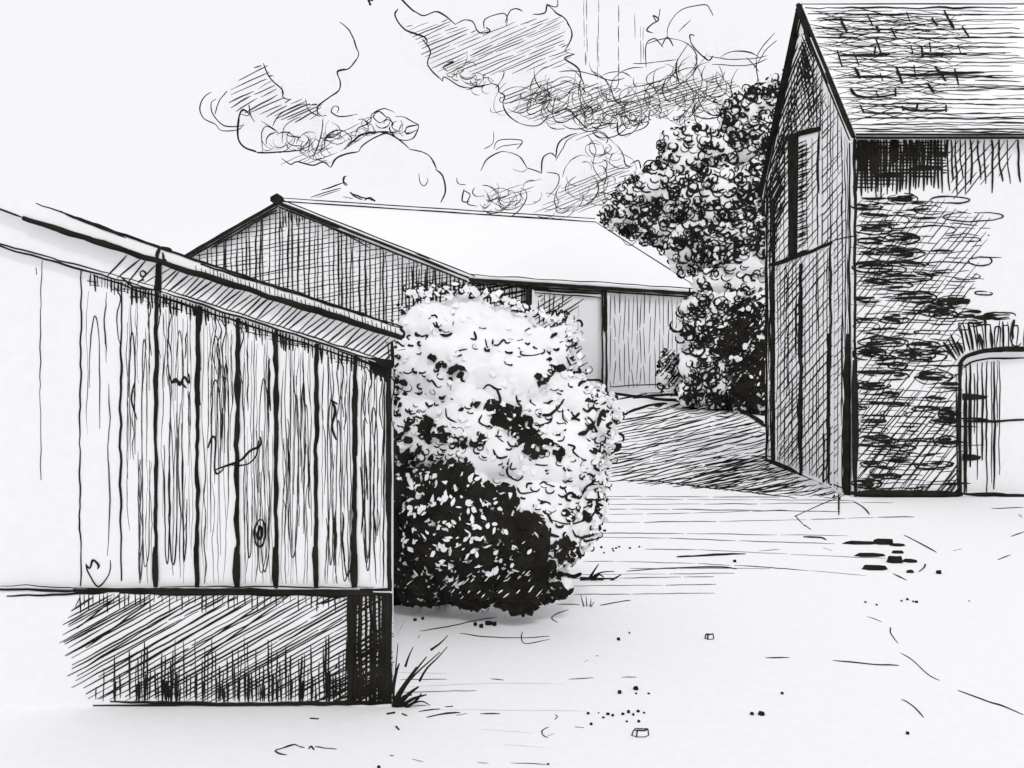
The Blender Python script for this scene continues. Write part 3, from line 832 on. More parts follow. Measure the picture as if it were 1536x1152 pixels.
# leafy outline and loose leaf marks read off the sunlit side
for q, w in (([(580, 355), (590, 400), (560, 395)], 3), ([(330, 265), (355, 262), (368, 278)], 3), ([(318, 283), (330, 275)], 3), ([(455, 262), (468, 258)], 3.5), ([(462, 298), (458, 320)], 2.6),
    ([(360, 300), (375, 340), (390, 350), (365, 345)], 3.5), ([(385, 370), (415, 380), (440, 375), (450, 365)], 4), ([(342, 345), (340, 368)], 3),
    ([(243, 365), (280, 385), (312, 378), (300, 405)], 3), ([(215, 378), (193, 385), (208, 405)], 3), ([(135, 410), (165, 438), (180, 440)], 3), ([(200, 432), (215, 440), (232, 438)], 4),
    ([(140, 465), (185, 458)], 2), ([(540, 455), (475, 475), (490, 497), (510, 490)], 3), ([(645, 400), (652, 440), (660, 450)], 3), ([(640, 470), (668, 460)], 4),
    ([(690, 400), (690, 430), (720, 435), (750, 405), (765, 425), (790, 418)], 3), ([(827, 412), (860, 402)], 3), ([(875, 420), (890, 432), (903, 420)], 3.5), ([(873, 352), (900, 335)], 5),
    ([(835, 450), (850, 465), (850, 490), (910, 495), (980, 480), (985, 455)], 2.6), ([(1000, 460), (1015, 490), (1018, 455)], 3), ([(1035, 455), (1055, 465), (1070, 452)], 3.5),
    ([(762, 508), (760, 540), (790, 552), (802, 545)], 3), ([(808, 213), (840, 203)], 5), ([(980, 305), (985, 265), (1010, 240), (1060, 240)], 3), ([(1015, 240), (1025, 262), (1050, 230), (1060, 258), (1085, 230), (1090, 255), (1110, 240), (1125, 265)], 3),
    ([(1020, 335), (1060, 300), (1110, 285), (1120, 300)], 3), ([(1110, 315), (1108, 360)], 3), ([(1020, 390), (1050, 370), (1055, 375)], 5), ([(1105, 390), (1115, 378)], 3.5),
    ([(1155, 290), (1160, 320)], 3), ([(1170, 295), (1190, 290), (1205, 310), (1200, 330)], 3.5), ([(1165, 360), (1178, 345)], 4), ([(1110, 470), (1130, 440), (1165, 430), (1160, 395), (1145, 400)], 4),
    ([(1110, 500), (1130, 540), (1140, 560), (1115, 580)], 4), ([(1140, 555), (1180, 570), (1200, 600), (1220, 630), (1300, 635), (1310, 650)], 4), ([(1145, 620), (1160, 590), (1190, 590)], 3.5),
    ([(1180, 675), (1195, 650), (1225, 640)], 4), ([(1075, 420), (1090, 415)], 4), ([(820, 725), (830, 765), (850, 785)], 3), ([(905, 745), (905, 765), (935, 785)], 2.6), ([(980, 770), (1005, 770), (1035, 755)], 3.5),
    ([(1055, 710), (1085, 722)], 5), ([(1100, 745), (1070, 790), (1010, 840), (945, 830)], 4), ([(630, 690), (665, 665), (710, 690), (740, 690)], 3), ([(710, 690), (730, 740), (730, 770)], 4), 
    ([(625, 840), (610, 880), (650, 905), (690, 910)], 2.6), ([(720, 930), (715, 970), (750, 1000)], 2.6), ([(770, 990), (790, 1020), (830, 1015)], 2.6), ([(895, 1090), (940, 1125), (1010, 1130)], 2.6),
    ([(1000, 990), (1060, 1010), (1090, 1040)], 2.2), ([(1035, 950), (1070, 955), (1110, 920)], 3), ([(1060, 990), (1090, 985), (1100, 960)], 2.6), ([(1120, 1010), (1160, 1025), (1150, 1050), (1190, 1085)], 3.5),
    ([(850, 820), (905, 805)], 2), ([(1055, 880), (1070, 890), (1100, 885), (1110, 895)], 2), ([(1030, 840), (1020, 880), (960, 900), (930, 895)], 2.6), ([(1090, 800), (1095, 860), (1120, 885)], 2.6), 
    ([(1140, 820), (1160, 850), (1190, 825)], 4), ([(1125, 860), (1165, 860), (1190, 870)], 4), ([(1220, 760), (1240, 745), (1260, 760), (1290, 750)], 3.5), ([(1205, 800), (1230, 820), (1260, 800), (1290, 820)], 4),
    ([(1310, 780), (1350, 750), (1380, 720), (1400, 740), (1380, 775)], 3.5), ([(1345, 890), (1370, 880), (1345, 905), (1400, 930), (1440, 960), (1435, 990)], 4.5), ([(1285, 1020), (1340, 1000), (1360, 980)], 4),
    ([(1310, 830), (1290, 900)], 8), ([(1180, 950), (1220, 940), (1250, 900), (1290, 935)], 6), ([(380, 730), (385, 745), (412, 742)], 2.6), ([(445, 745), (460, 750)], 3.5), ([(450, 660), (445, 695)], 2.6), ([(305, 625), (325, 645), (340, 640), (370, 680)], 3),
    ([(345, 690), (355, 710)], 3), ([(420, 800), (425, 850), (480, 885)], 2.6), ([(205, 800), (215, 830), (245, 830), (262, 808)], 3), ([(300, 715), (305, 720)], 3), ([(310, 770), (320, 800)], 2.6)):
    m.curve(sh, z6(q), w, amp=0.5)
for q, w in (([(780, 95), (775, 180), (830, 220), (860, 195)], 3), ([(800, 115), (790, 150), (825, 150)], 2.6), ([(690, 40), (720, 90), (775, 80)], 3), ([(830, 260), (850, 295), (920, 290)], 3),
    ([(885, 265), (890, 240), (920, 238)], 3), ([(955, 245), (980, 230), (1000, 245), (1045, 255)], 3), ([(1110, 210), (1130, 225), (1150, 222)], 3.5), ([(1195, 210), (1240, 180), (1275, 210), (1240, 240)], 4),
    ([(1065, 300), (1090, 315), (1140, 290), (1185, 320), (1230, 250), (1290, 240)], 3.5), ([(1100, 265), (1110, 290)], 4), ([(1230, 350), (1255, 335), (1250, 365), (1230, 360)], 4), ([(1290, 260), (1300, 320), (1345, 320), (1340, 365), (1290, 350), (1285, 320)], 4.5),
    ([(1290, 345), (1260, 420), (1180, 460), (1100, 470), (1030, 450)], 3), ([(960, 355), (990, 345), (1020, 360)], 3.5), ([(975, 395), (1010, 430), (1030, 465)], 3.5), ([(1020, 490), (1020, 530), (1070, 545)], 4),
    ([(1145, 505), (1165, 540), (1200, 545), (1250, 535), (1300, 490), (1280, 475)], 4), ([(1200, 570), (1270, 550), (1295, 510)], 4), ([(960, 540), (1000, 600), (970, 650), (925, 620), (930, 560), (960, 540)], 3.5), ([(990, 690), (1010, 650), (1040, 670)], 3.5),
    ([(1080, 760), (1150, 770), (1200, 750)], 6), ([(1060, 800), (1085, 810)], 5), ([(240, 960), (235, 975)], 6), ([(290, 950), (285, 965)], 6)):
    m.curve(sh, z7(q), w, amp=0.5)
out = z6([(140, 180), (160, 250), (240, 190), (250, 120), (300, 130), (400, 115), (470, 145), (540, 110), (620, 120), (700, 150), (760, 190), (830, 220), (900, 260), (980, 290)])
m.curve(sh, out[:9], 1.6, amp=2.2)
curls_along(m, sh, out, 34, 4, 3, 3)
curls_along(m, sh, z6([(110, 250), (130, 400), (130, 560), (140, 850)]), 30, 4, 3, 3)
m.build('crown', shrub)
m = MB()
for i in range(5):
    b = Vector((R.uniform(-.35, .35), R.uniform(-.15, .15), 0)) + Vector((at(740, 900, 7.1).x, 7.1, 0))
    m.tube([b, b + Vector((R.uniform(-.1, .1), 0, .5)), b + Vector((R.uniform(-.3, .3), 0, 1.2))], [Vector((0, -1, 0))] * 3, [.03, .025, .012], INK, 0)
m.build('stem', shrub)

# ------------------------------------------------------------------ far barn
barn = empty('long_barn', (3.0, 33.0, 0.6))
tag(barn, 'long low barn with a plain white roof and hatched gable, far behind the shrub', 'barn')
cA = Vector((-1.36, 28.0, 0)); gd = Vector((-0.9, 0.436, 0)).normalized(); cB = Vector((7.63, 35.2, 0))
ld = (cB - cA).normalized()
zg = 0.5
apex = at(421, 303, 31.4); eA = at(705, 412, 28.0); eB = at(1050, 436, 35.2); rB = at(893, 333, 37.0)
half = (Vector((apex.x, apex.y, 0)) - cA).length
gd = (Vector((apex.x, apex.y, 0)) - cA).normalized()
cL = cA + gd * half * 2
eL = Vector((cL.x, cL.y, eA.z))
gn = Vector((gd.y, -gd.x, 0)); gn = gn if gn.y < 0 else -gn
ln = Vector((ld.y, -ld.x, 0)); ln = ln if ln.y < 0 else -ln
GP = Plane(cA, gn); LP = Plane(cA, ln)
m = MB()
q = [Vector((cA.x, cA.y, 0)), Vector((cA.x, cA.y, eA.z)), Vector((apex.x, apex.y, apex.z)), eL, Vector((cL.x, cL.y, 0))]
m.prism(q, [p - gn * 0.2 for p in q])
gp = [(288, 388), (420, 312), (470, 325), (705, 418), (705, 600), (300, 600)]
gtop = [(192, 438), (420, 303), (470, 322), (705, 416), (705, 590), (192, 560)]
m.hatch(GP, gtop, 90, 7.2, 2.5, jit=0.4, amp=1.0, ext=1)  # hatching inks the gable's shaded tone onto the wall
m.hatch(GP, gtop, -9, 6.6, 1.0, jit=0.3, brk=90, amp=0.8, ext=1)
m.hatch(GP, [(600, 385), (705, 425), (705, 480), (600, 480)], 90, 9, 2.6, ext=8)
for k in range(9): m.stroke(GP, [(420 + 4 * k, 318), (422 + 4 * k, 326 + R.uniform(0, 20))], 2.5)
for q_, w in (([(466, 322), (560, 358), (640, 388), (705, 424)], 3), ([(470, 330), (520, 352), (555, 372)], 2)): m.stroke(GP, q_, w, amp=1)
m.build('gable_wall', barn)
m = MB()
q = [Vector((cA.x, cA.y, 0)), Vector((cB.x, cB.y, 0)), Vector((cB.x, cB.y, eB.z)), Vector((cA.x, cA.y, eA.z))]
m.prism(q, [p - ln * 0.2 for p in q])
m.hatch(LP, [(708, 420), (795, 428), (795, 480), (770, 466), (708, 456)], 90, 6, 3, jit=0.4, ext=5)
m.hatch(LP, [(708, 420), (795, 428), (795, 490), (770, 470), (708, 452)], -12, 7, 2.4, ext=5)
m.stroke(LP, [(709, 415), (708, 460)], 5)
m.hatch(LP, [(914, 440), (1040, 447), (1040, 560), (1005, 575), (914, 582)], 90, 6.6, 1.4, jit=0.3, brk=50, amp=0.35, ext=6)
m.hatch(LP, [(868, 450), (900, 452), (900, 560), (876, 560)], 90, 8, 1.4, brk=40, ext=9, keep=.8)
m.stroke(LP, [(910, 580), (950, 578), (1010, 575)], 1.6)
m.build('side_wall', barn)
m = MB()      # sliding door panel and its frame
dp0, dp1 = LP.hit(800, 440)[0], LP.hit(902, 446)[0]
DPL = Plane(cA + ln * 0.06, ln)
bz = 0.55
q = [Vector((dp0.x, dp0.y, bz)), Vector((dp1.x, dp1.y, bz)), Vector((dp1.x, dp1.y, dp1.z)), Vector((dp0.x, dp0.y, dp0.z))]
m.prism([p + ln * 0.06 for p in q], [p + ln * 0.01 for p in q])
m.hatch(DPL, [(803, 446), (880, 446), (850, 480), (803, 500)], -33, 6.5, 1.7, ext=9)
m.hatch(DPL, [(803, 446), (850, 446), (822, 482), (803, 488)], 90, 7, 2, ext=9)
m.hatch(DPL, [(852, 575), (905, 560), (890, 585), (860, 590)], -33, 7, 1.6, ext=5, keep=.6)
m.hatch(DPL, [(848, 500), (872, 510), (878, 550), (852, 570)], -33, 9, 1.8, ext=5)
m.stroke(DPL, [(868, 450), (866, 590)], 0.9, mat=PENCIL); 
m.build('sliding_door', barn)
def post_bar(px, y0, y1, wpx, name):
    m = MB()
    p = LP.hit(px, y0)[0]; k = p.y / F
    w = wpx * k / 2 / 0.7
    b = p - ld * w; c = p + ld * w
    zb = LP.hit(px, y1)[0].z
    q = [Vector((b.x, b.y, zb)), Vector((c.x, c.y, zb)), Vector((c.x, c.y, p.z)), Vector((b.x, b.y, p.z))]
    m.prism([x + ln * 0.14 for x in q], [x + ln * 0.02 for x in q], PAPER)
    pl = Plane(cA + ln * 0.14, ln)
    m.stroke(pl, [(px - wpx * .35, y0), (px - wpx * .35, y1)], wpx * 0.42, taper=0, amp=.8)
    m.stroke(pl, [(px + wpx * .3, y0), (px + wpx * .3, y1 + 2)], wpx * 0.46, taper=0, amp=.8)
    m.stroke(pl, [(px, y0), (px, y0 + (y1 - y0) * .4)], wpx * 0.5, taper=0)
    m.build(name, barn)
post_bar(793, 428, 590, 9, 'door_post')
post_bar(906, 434, 593, 9, 'door_post')
m = MB()
p0, p1 = LP.hit(800, 437)[0], LP.hit(903, 443)[0]
q = [p0 + Vector((0, 0, -.07)), p1 + Vector((0, 0, -.07)), p1 + Vector((0, 0, .07)), p0 + Vector((0, 0, .07))]
m.prism([x + ln * 0.12 for x in q], [x + ln * 0.02 for x in q], PAPER)
pl = Plane(cA + ln * 0.12, ln)
m.stroke(pl, [(800, 435), (903, 441)], 3.5); m.stroke(pl, [(800, 439), (903, 446)], 2); m.stroke(pl, [(775, 430), (830, 436)], 3)
m.build('door_rail', barn)
m = MB()      # roof
thk = Vector((0, 0, 0.16))
og = gn * 0.2; ol = ln * 0.1
rT = [apex + og, rB, eB + ol + Vector((0.1, 0, -0.05)), eA + og + ol + Vector((0, 0, -0.1))]
rT2 = [apex + og, eL + og - ol, eL + ld * (rB - apex).length - ol, rB]
for q in (rT, rT2):
    m.prism(q, [p - thk for p in q])
rn = (rT[3] - rT[0]).cross(rT[1] - rT[0]).normalized()
rn = rn if rn.z > 0 else -rn
class Quad:      # the right-hand slope is slightly twisted: two triangles
    def __init__(s, q):
        s.b = BVHTree.FromPolygons(q, [(0, 1, 2), (0, 2, 3)]); s.n = rn; s.pl = Plane(q[0], Vector((0.5, -0.8, 0.1)))
    def hit(s, px, py):
        d = ray(px, py)
        loc, n, i, t = s.b.ray_cast(CAM, d.normalized())
        if loc is None: return s.pl.hit(px, py)[0], s.n
        return loc, (n if n.z > 0 else -n)
RP = Quad(rT)
def edge(m, a, b, w, amp=0.6, n=Vector((0, -0.8, 0.6)), off=(0, 0), mat=INK, taper=0.3):
    """an inked edge of a solid, from one corner to another, w in picture units"""
    L = (b - a).length
    k = max(2, int(L / 0.4)); ph = R.uniform(0, 99)
    ps, rs = [], []
    for i in range(k + 1):
        p = a.lerp(b, i / k); s_ = p.y / F
        wv = 1 + 0.3 * noise.noise((i * .5, ph, 3))
        u = i / k
        if taper: wv *= 1 - taper * max(0, 1 - min(u, 1 - u) / .12)
        ps.append(p + Vector((noise.noise((i * .3, ph, 0)) * amp * s_ + off[0] * s_, 0, noise.noise((i * .3, ph, 8)) * amp * s_ - off[1] * s_)))
        rs.append(w * s_ / 2 * wv)
    m.tube(ps, [n] * (k + 1), rs, mat, 0.0)
E0, E1, A1_, L1 = rT[3], rT[2], rT[0], rT2[1]
edge(m, A1_, rB, 4, off=(0, 0)); edge(m, A1_, rB, 2.6, off=(0, -5)); edge(m, A1_ + (rB - A1_) * .05, A1_ + (rB - A1_) * .45, 2.2, off=(0, 6)); edge(m, A1_ + (rB - A1_) * .05, A1_ + (rB - A1_) * .4, 1.6, off=(0, 10))
edge(m, A1_, L1, 10, off=(0, 3), taper=0.1); edge(m, A1_, L1, 6, off=(0, 9)); edge(m, A1_, A1_ + (L1 - A1_) * .4, 5, off=(0, 13))
edge(m, A1_, E0, 5, off=(0, 1)); edge(m, A1_, E0, 2.6, off=(10, -1)); edge(m, A1_, E0, 2.6, off=(0, 8)); edge(m, A1_, E0, 2.6, off=(-3, 6)); edge(m, A1_, A1_ + (E0 - A1_) * .35, 4, off=(0, 4))
edge(m, E0, E1, 9.5, off=(0, 4), taper=0); edge(m, E0, E1, 2.4, off=(0, -4), amp=2.6); edge(m, E0, E1, 4, off=(0, 9), taper=0)
edge(m, rB, E1, 2.8, off=(0, 0)); edge(m, rB - Vector((.7, 0, 0)), rB + (E1 - rB) * .3, 2)
kn = [A1_ + Vector((math.cos(t) * .2 * R.uniform(.8, 1.2), -0.1, math.sin(t) * .2 * R.uniform(.8, 1.2) + .05)) for t in [i * .7 for i in range(9)]]
m.prism(kn, [p + Vector((0, .3, 0)) for p in kn], INK)
m.build('roof', barn)

# ------------------------------------------------------------------ tree behind, and the bushes at its foot
YT = 27.0
tree = empty('tree', (at(1120, 600, YT).x, YT, 0.6))
tag(tree, 'tall tree of dark scribbled foliage rising behind the stone barn', 'tree')
tl = [(930, 320, 26, 27), (955, 298, 30, 27), (990, 280, 36, 26.8), (980, 335, 34, 26.8), (1030, 250, 42, 27), (1045, 225, 38, 27), (1035, 300, 46, 26.5), (1030, 360, 40, 26.6), (1085, 235, 40, 27), (1085, 300, 52, 26.3),
      (1075, 365, 48, 26.3), (1115, 175, 34, 27), (1145, 160, 34, 27), (1175, 150, 36, 27.2), (1135, 220, 46, 26.8), (1140, 290, 52, 26.5), (1125, 350, 50, 26.2), (1110, 400, 44, 26.2), (1180, 220, 50, 27.2),
      (1190, 300, 60, 27.2), (1180, 380, 60, 27), (1075, 410, 36, 26.5), (1140, 425, 36, 26.4), (1210, 200, 60, 28), (915, 322, 14, 27), (1010, 215, 22, 27.1), (1100, 190, 22, 27), (1165, 128, 16, 27), (1020, 395, 16, 26.6), (1070, 432, 30, 26), (1110, 440, 32, 25.8), (1150, 450, 34, 25.8)]
V, Fc = lumps(tl, 2, 0.22, 2.4, squash=0.8)
m = MB(); m.shell(V, Fc)
z8 = lambda p: zpoly(p, 840, 280, 3.2)
ZT = [(z8([(700, 440), (860, 340), (960, 350), (960, 470), (860, 520), (780, 520), (720, 470)]), 0.10, 0.0),  # lit clump, left nearly bare of ink
      (z8([(560, 230), (680, 170), (760, 200), (620, 280)]), 0.3, 0.1),
      (z8([(330, 60), (560, 0), (600, 60), (400, 110)]), 0.35, 0.1),
      (z8([(780, 90), (860, 20), (900, 60), (820, 150)]), 0.4, 0.1),
      ([(1000, 205), (1045, 188), (1085, 205), (1060, 235), (1015, 240)], 0.35, 0.1),
      ([(1015, 255), (1070, 250), (1060, 280), (1025, 285)], 0.5, 0.3),
      ([(1080, 190), (1090, 150), (1180, 110), (1185, 190), (1140, 200)], 0.42, 0.2),
      ([(900, 325), (960, 280), (1010, 340), (1010, 385), (940, 350)], 0.95, 0.5),
      ([(1100, 215), (1160, 200), (1160, 290), (1110, 290)], 0.95, 0.65),
      (z8([(600, 280), (900, 230), (880, 340), (760, 430), (640, 380)]), 1.0, 0.65)]
foliage(m, V, Fc, ZT, lambda x, y, p: (0.30, 0.3) if p.y > 27.8 else (0.6, 0.3), 5.6, YT, 9000)
ts = Shell(V, Fc, YT)
whole = [(903, 322), (940, 275), (985, 245), (1000, 207), (1045, 190), (1082, 200), (1086, 160), (1120, 128), (1150, 136), (1180, 112), (1182, 160), (1168, 240), (1150, 300), (1150, 380), (1080, 395), (1045, 420), (1015, 385), (970, 362), (935, 348)]
scribble_in(m, ts, whole, .62, 6.8, 2.5, -.6, 7)
scallops(m, ts, whole, 1.45, 7, 2.5)
D1 = [(905, 320), (950, 285), (1020, 300), (1040, 360), (1015, 385), (970, 362), (935, 348)]  # shaded parts of the crown, put in as denser ink
D2 = [(1040, 230), (1080, 215), (1100, 260), (1060, 330), (1030, 330), (1015, 280)]
D3 = [(1095, 200), (1165, 190), (1160, 270), (1150, 330), (1120, 320), (1090, 290)]
D4 = [(1030, 350), (1100, 320), (1150, 310), (1148, 370), (1080, 400), (1040, 410)]
for q, c in ((D1, .6), (D2, .3), (D3, .6), (D4, .8)):
    scribble_in(m, ts, q, .7 * c, 5.5, 3, -.7, 6); blots(m, ts, q, .28 * c, 7, 13)
    m.hatch(ts, q, -35, 7, 3, jit=.5, brk=16, amp=1.5, ext=4, keep=.75 * c)
blots(m, ts, [(1125, 260), (1170, 220), (1160, 320), (1150, 340)], 1.4, 8, 16)
fleck_groups(m, ts, D3, 4, 5, 10); fleck_groups(m, ts, D4, 5, 5, 12); fleck_groups(m, ts, D1, 4, 5, 10)
for q in ([(905, 318), (925, 290), (945, 270), (985, 245)], [(985, 245), (995, 205), (1045, 190), (1080, 202)], [(1080, 195), (1086, 160), (1115, 130), (1150, 138), (1180, 115)], [(905, 325), (935, 350), (975, 365), (1015, 390), (1025, 415)]):
    for j in range(20):
        i = R.random() * (len(q) - 1); a_ = int(i); f_ = i - a_
        x, y = q[a_][0] + (q[a_ + 1][0] - q[a_][0]) * f_, q[a_][1] + (q[a_ + 1][1] - q[a_][1]) * f_
        squiggle(m, ts, x + R.gauss(0, 2), y + R.gauss(0, 2), R.uniform(3, 6), R.uniform(1.6, 2.8), math.atan2(q[a_ + 1][1] - q[a_][1], q[a_ + 1][0] - q[a_][0]), R.uniform(.7, 1.8), 7)
scallops(m, ts, [(1060, 400), (1140, 385), (1145, 440), (1090, 450)], 1.2, 7, 2)
scribble_in(m, ts, [(1030, 395), (1070, 380), (1075, 440), (1050, 450)], 1.0, 6, 2.4)
scribble_in(m, ts, [(1095, 420), (1148, 405), (1148, 450), (1085, 455)], .7, 6, 2.4)
m.build('crown', tree)
m = MB()
tb = tree.location
def limb(a, b, r0, r1, k=6):
    ps = [a.lerp(b, i / k) + Vector((R.uniform(-.08, .08), R.uniform(-.08, .08), 0)) * (0 < i < k) for i in range(k + 1)]
    m.tube(ps, [Vector((0.1, -1, 0))] * (k + 1), [r0 + (r1 - r0) * i / k for i in range(k + 1)], INK, 0)
tb = Vector(tb); tb.z = 0.55
limb(tb, tb + Vector((.1, 0, 3.4)), .3, .2)
for dx, dz in ((-2.2, 2.2), (-1.0, 3.8), (.6, 4.8), (1.2, 3)): limb(tb + Vector((.1, 0, 3.2)), tb + Vector((dx, R.uniform(-.4, .4), 3.4 + dz)), .16, .05)
m.build('trunk', tree)

hedge = empty('bush', (at(1090, 605, 24.5).x, 24.5, 0.55))
tag(hedge, 'dense dark bush under the tree, touching the corner of the stone barn', 'bush')
hl = [(1055, 470, 34, 25), (1050, 505, 34, 24.6), (1060, 550, 40, 24.2), (1095, 480, 42, 24.8), (1100, 530, 50, 24.2), (1085, 580, 36, 24), (1140, 480, 44, 24.6), (1140, 540, 50, 24), (1130, 590, 40, 23.5), (1160, 600, 36, 23.3), (1045, 585, 26, 24.2), (1033, 490, 18, 24.8), (1180, 500, 60, 24.6), (1030, 595, 14, 24)]
V, Fc = lumps(hl, 2, 0.22, 2.4, squash=0.6, zmin=0.4)
m = MB(); m.shell(V, Fc)
ZH = [(z8([(660, 640), (720, 620), (715, 690), (670, 700)]), 0.12, 0.0), (z8([(590, 860), (650, 840), (650, 900), (600, 910)]), 0.12, 0.0),
      (z8([(600, 760), (740, 720), (760, 820), (620, 860)]), 0.5, 0.2), (z8([(620, 930), (830, 950), (800, 1010), (640, 980)]), 0.5, 0.2),
      (z8([(720, 540), (960, 460), (980, 620), (760, 640)]), 0.95, 0.6), (z8([(780, 700), (980, 640), (990, 1080), (860, 1040)]), 1.0, 0.8)]
foliage(m, V, Fc, ZH, lambda x, y, p: (0.7, 0.3), 5.4, 24.3, 5000)
hs = Shell(V, Fc, 24.3)
whole = [(1052, 432), (1085, 450), (1140, 430), (1150, 480), (1150, 640), (1100, 610), (1030, 605), (1020, 592), (1040, 540), (1022, 520), (1015, 490), (1025, 460)]
scribble_in(m, hs, whole, .9, 6.6, 2.7, -.6, 7)
scallops(m, hs, whole, 1.1, 7, 2.5)
D5 = [(1085, 460), (1140, 440), (1150, 640), (1110, 610), (1090, 560), (1080, 500)]
scribble_in(m, hs, D5, 1.6, 5, 3.2, -.8, 6); blots(m, hs, D5, .6, 7, 14); m.hatch(hs, D5, -48, 6, 3, jit=.5, brk=18, amp=1.5, ext=4, keep=.8)
blots(m, hs, [(1115, 540), (1150, 500), (1152, 645), (1110, 605)], 1.0, 8, 16); fleck_groups(m, hs, D5, 9, 5, 12)
m.hatch(hs, [(1075, 455), (1148, 430), (1150, 640), (1095, 608)], -52, 5.5, 2.8, jit=.5, brk=24, amp=1.4, ext=4, keep=.85)
scribble_in(m, hs, [(1020, 580), (1060, 585), (1100, 600), (1100, 612), (1030, 606)], 2.0, 5, 3, 0, 8)
m.build('crown', hedge)
m = MB()
for i in range(4):
    b = Vector((hedge.location.x + R.uniform(-.5, .5), 24.4, .35))
    m.tube([b, b + Vector((R.uniform(-.2, .2), 0, 1.0))], [Vector((0, -1, 0))] * 2, [.05, .03], INK, 0)
m.build('stem', hedge)

small = empty('bush', (at(1002, 585, 25.5).x, 25.5, 0.58))
tag(small, 'small low hatched bush against the white wall of the long barn', 'bush')
V, Fc = lumps([(1003, 545, 13, 25.5), (1012, 560, 15, 25.5), (1000, 565, 13, 25.4), (1015, 540, 10, 25.6), (1010, 578, 12, 25.4)], 2, 0.25, 2.4, zmin=0.5)
m = MB(); m.shell(V, Fc)
ss = Shell(V, Fc, 25.5)
m.hatch(ss, [(990, 575), (993, 530), (1010, 518), (1022, 540), (1020, 580), (1000, 582)], -52, 5, 2.4, ext=6)
foliage(m, V, Fc, [], lambda x, y, p: (0.9, 0.35), 5.0, 25.5, 420)
scribble_in(m, ss, [(990, 578), (993, 530), (1010, 518), (1022, 540), (1020, 585), (1000, 585)], 1.3, 4, 2.2)
m.build('crown', small)

# ------------------------------------------------------------------ stone barn on the right
XB, YB0, YB1 = 4.84, 12.26, 16.56
YR = (YB0 + YB1) / 2
zE, zR = 5.14, 7.76
stonebarn = empty('stone_barn', (XB + 4, YR, 0))
tag(stonebarn, 'tall stone barn with a boarded gable end and slate roof, on the right', 'barn')
GB = Plane((XB, 0, 0), (-1, 0, 0))
XE = 14.0
m = MB()
q = [Vector((XB, YB0 + 0.352, 0)), Vector((XB, YB1, 0)), Vector((XB, YB1, zE)), Vector((XB, YR, zR - .05)), Vector((XB, YB0, zE + .004)), Vector((XB, YB0 + 0.352, zE + .004))]
m.prism(q, [p + Vector((.25, 0, 0)) for p in q])
gab = [(1152, 686), (1152, 290), (1160, 230), (1200, 60), (1210, 50), (1268, 200), (1275, 215), (1275, 738)]
m.hatch(GB, gab, 90, 5.4, 1.6, jit=0.5, brk=150, amp=0.9, ext=4, vary=0.5)
m.hatch(GB, [(1152, 686), (1152, 290), (1165, 220), (1205, 70), (1262, 200), (1268, 400), (1255, 735)], -50, 8.2, 2.0, jit=0.35, amp=1.1, ext=5)  # slanting hatches ink the shade of this gable face
m.hatch(GB, [(1158, 350), (1165, 225), (1205, 75), (1235, 150), (1235, 190), (1190, 200), (1180, 330)], -55, 6, 1.9, ext=5)
m.hatch(GB, [(1165, 230), (1205, 70), (1240, 160), (1225, 190)], 80, 6, 1.8, ext=6)
m.hatch(GB, [(1152, 300), (1162, 230), (1180, 190), (1178, 300), (1165, 380), (1152, 390)], -60, 4.5, 2.8, ext=4)
m.hatch(GB, [(1146, 300), (1148, 230), (1194, 50), (1212, 90), (1180, 230), (1165, 330)], -68, 4.5, 3.2, ext=6)
m.hatch(GB, [(1195, 90), (1207, 40), (1225, 90), (1240, 150), (1210, 170)], -60, 5.5, 2.4, ext=5)
m.hatch(GB, [(1195, 110), (1207, 40), (1222, 80), (1215, 130)], 70, 5, 3, ext=5)
for x, y0, y1, w in ((1151, 270, 690, 5), (1162, 300, 690, 8), (1275, 215, 748, 3.6), (1269, 330, 740, 2.2), (1264, 240, 742, 1.6), (1157, 260, 688, 3)):
    m.stroke(GB, [(x, y0), (x + R.uniform(-1, 1), (y0 + y1) / 2), (x, y1)], w, amp=1.0, taper=0.1)
m.stroke(GB, [(1275, 500), (1275, 748)], 13, taper=0.3); m.stroke(GB, [(1272, 620), (1273, 748)], 12, taper=.3)
m.stroke(GB, [(1247, 362), (1268, 356), (1290, 354)], 2)
for q, w in (([(1146, 690), (1180, 700), (1215, 720), (1272, 750)], 6), ([(1150, 684), (1190, 694), (1240, 722), (1275, 735)], 2.2), ([(1146, 694), (1175, 700), (1200, 712)], 9), ([(1200, 712), (1262, 745)], 5), ([(1180, 690), (1225, 730), (1280, 748)], 2)):
    m.curve(GB, q, w, amp=1.3)
m.build('gable_wall', stonebarn)
# loft door: louvred shutter panel, the opening's darkness inked on as a black strip
def gpt(px, py, off=0.0):
    p = Plane((XB - off, 0, 0), (-1, 0, 0)).hit(px, py)[0]
    return p
m = MB()
o_ = 0.016
a = [gpt(1183, 388, o_), gpt(1232, 369, o_), gpt(1232, 193, o_), gpt(1183, 208, o_)]
m.prism(a, [p + Vector((o_ - .004, 0, 0)) for p in a])
LD = Plane((XB - o_, 0, 0), (-1, 0, 0))
m.blot(LD, [(1182, 205), (1198, 202), (1197, 300), (1196, 384), (1184, 388)])
m.stroke(LD, [(1184, 207), (1205, 200), (1232, 194)], 8, amp=0.8, taper=0.2)
m.stroke(LD, [(1229, 198), (1228, 250), (1229, 290)], 4.5); m.stroke(LD, [(1226, 290), (1227, 370)], 2)
y = 214
while y < 384:
    m.stroke(LD, [(1194, y + 3), (1212 + R.uniform(-5, 4), y - 4)], R.uniform(2, 4.5), taper=0.7)
    y += R.uniform(3.5, 7)
m.hatch(LD, [(1198, 220), (1229, 205), (1229, 365), (1198, 378)], 90, 7, 1.5, ext=5)
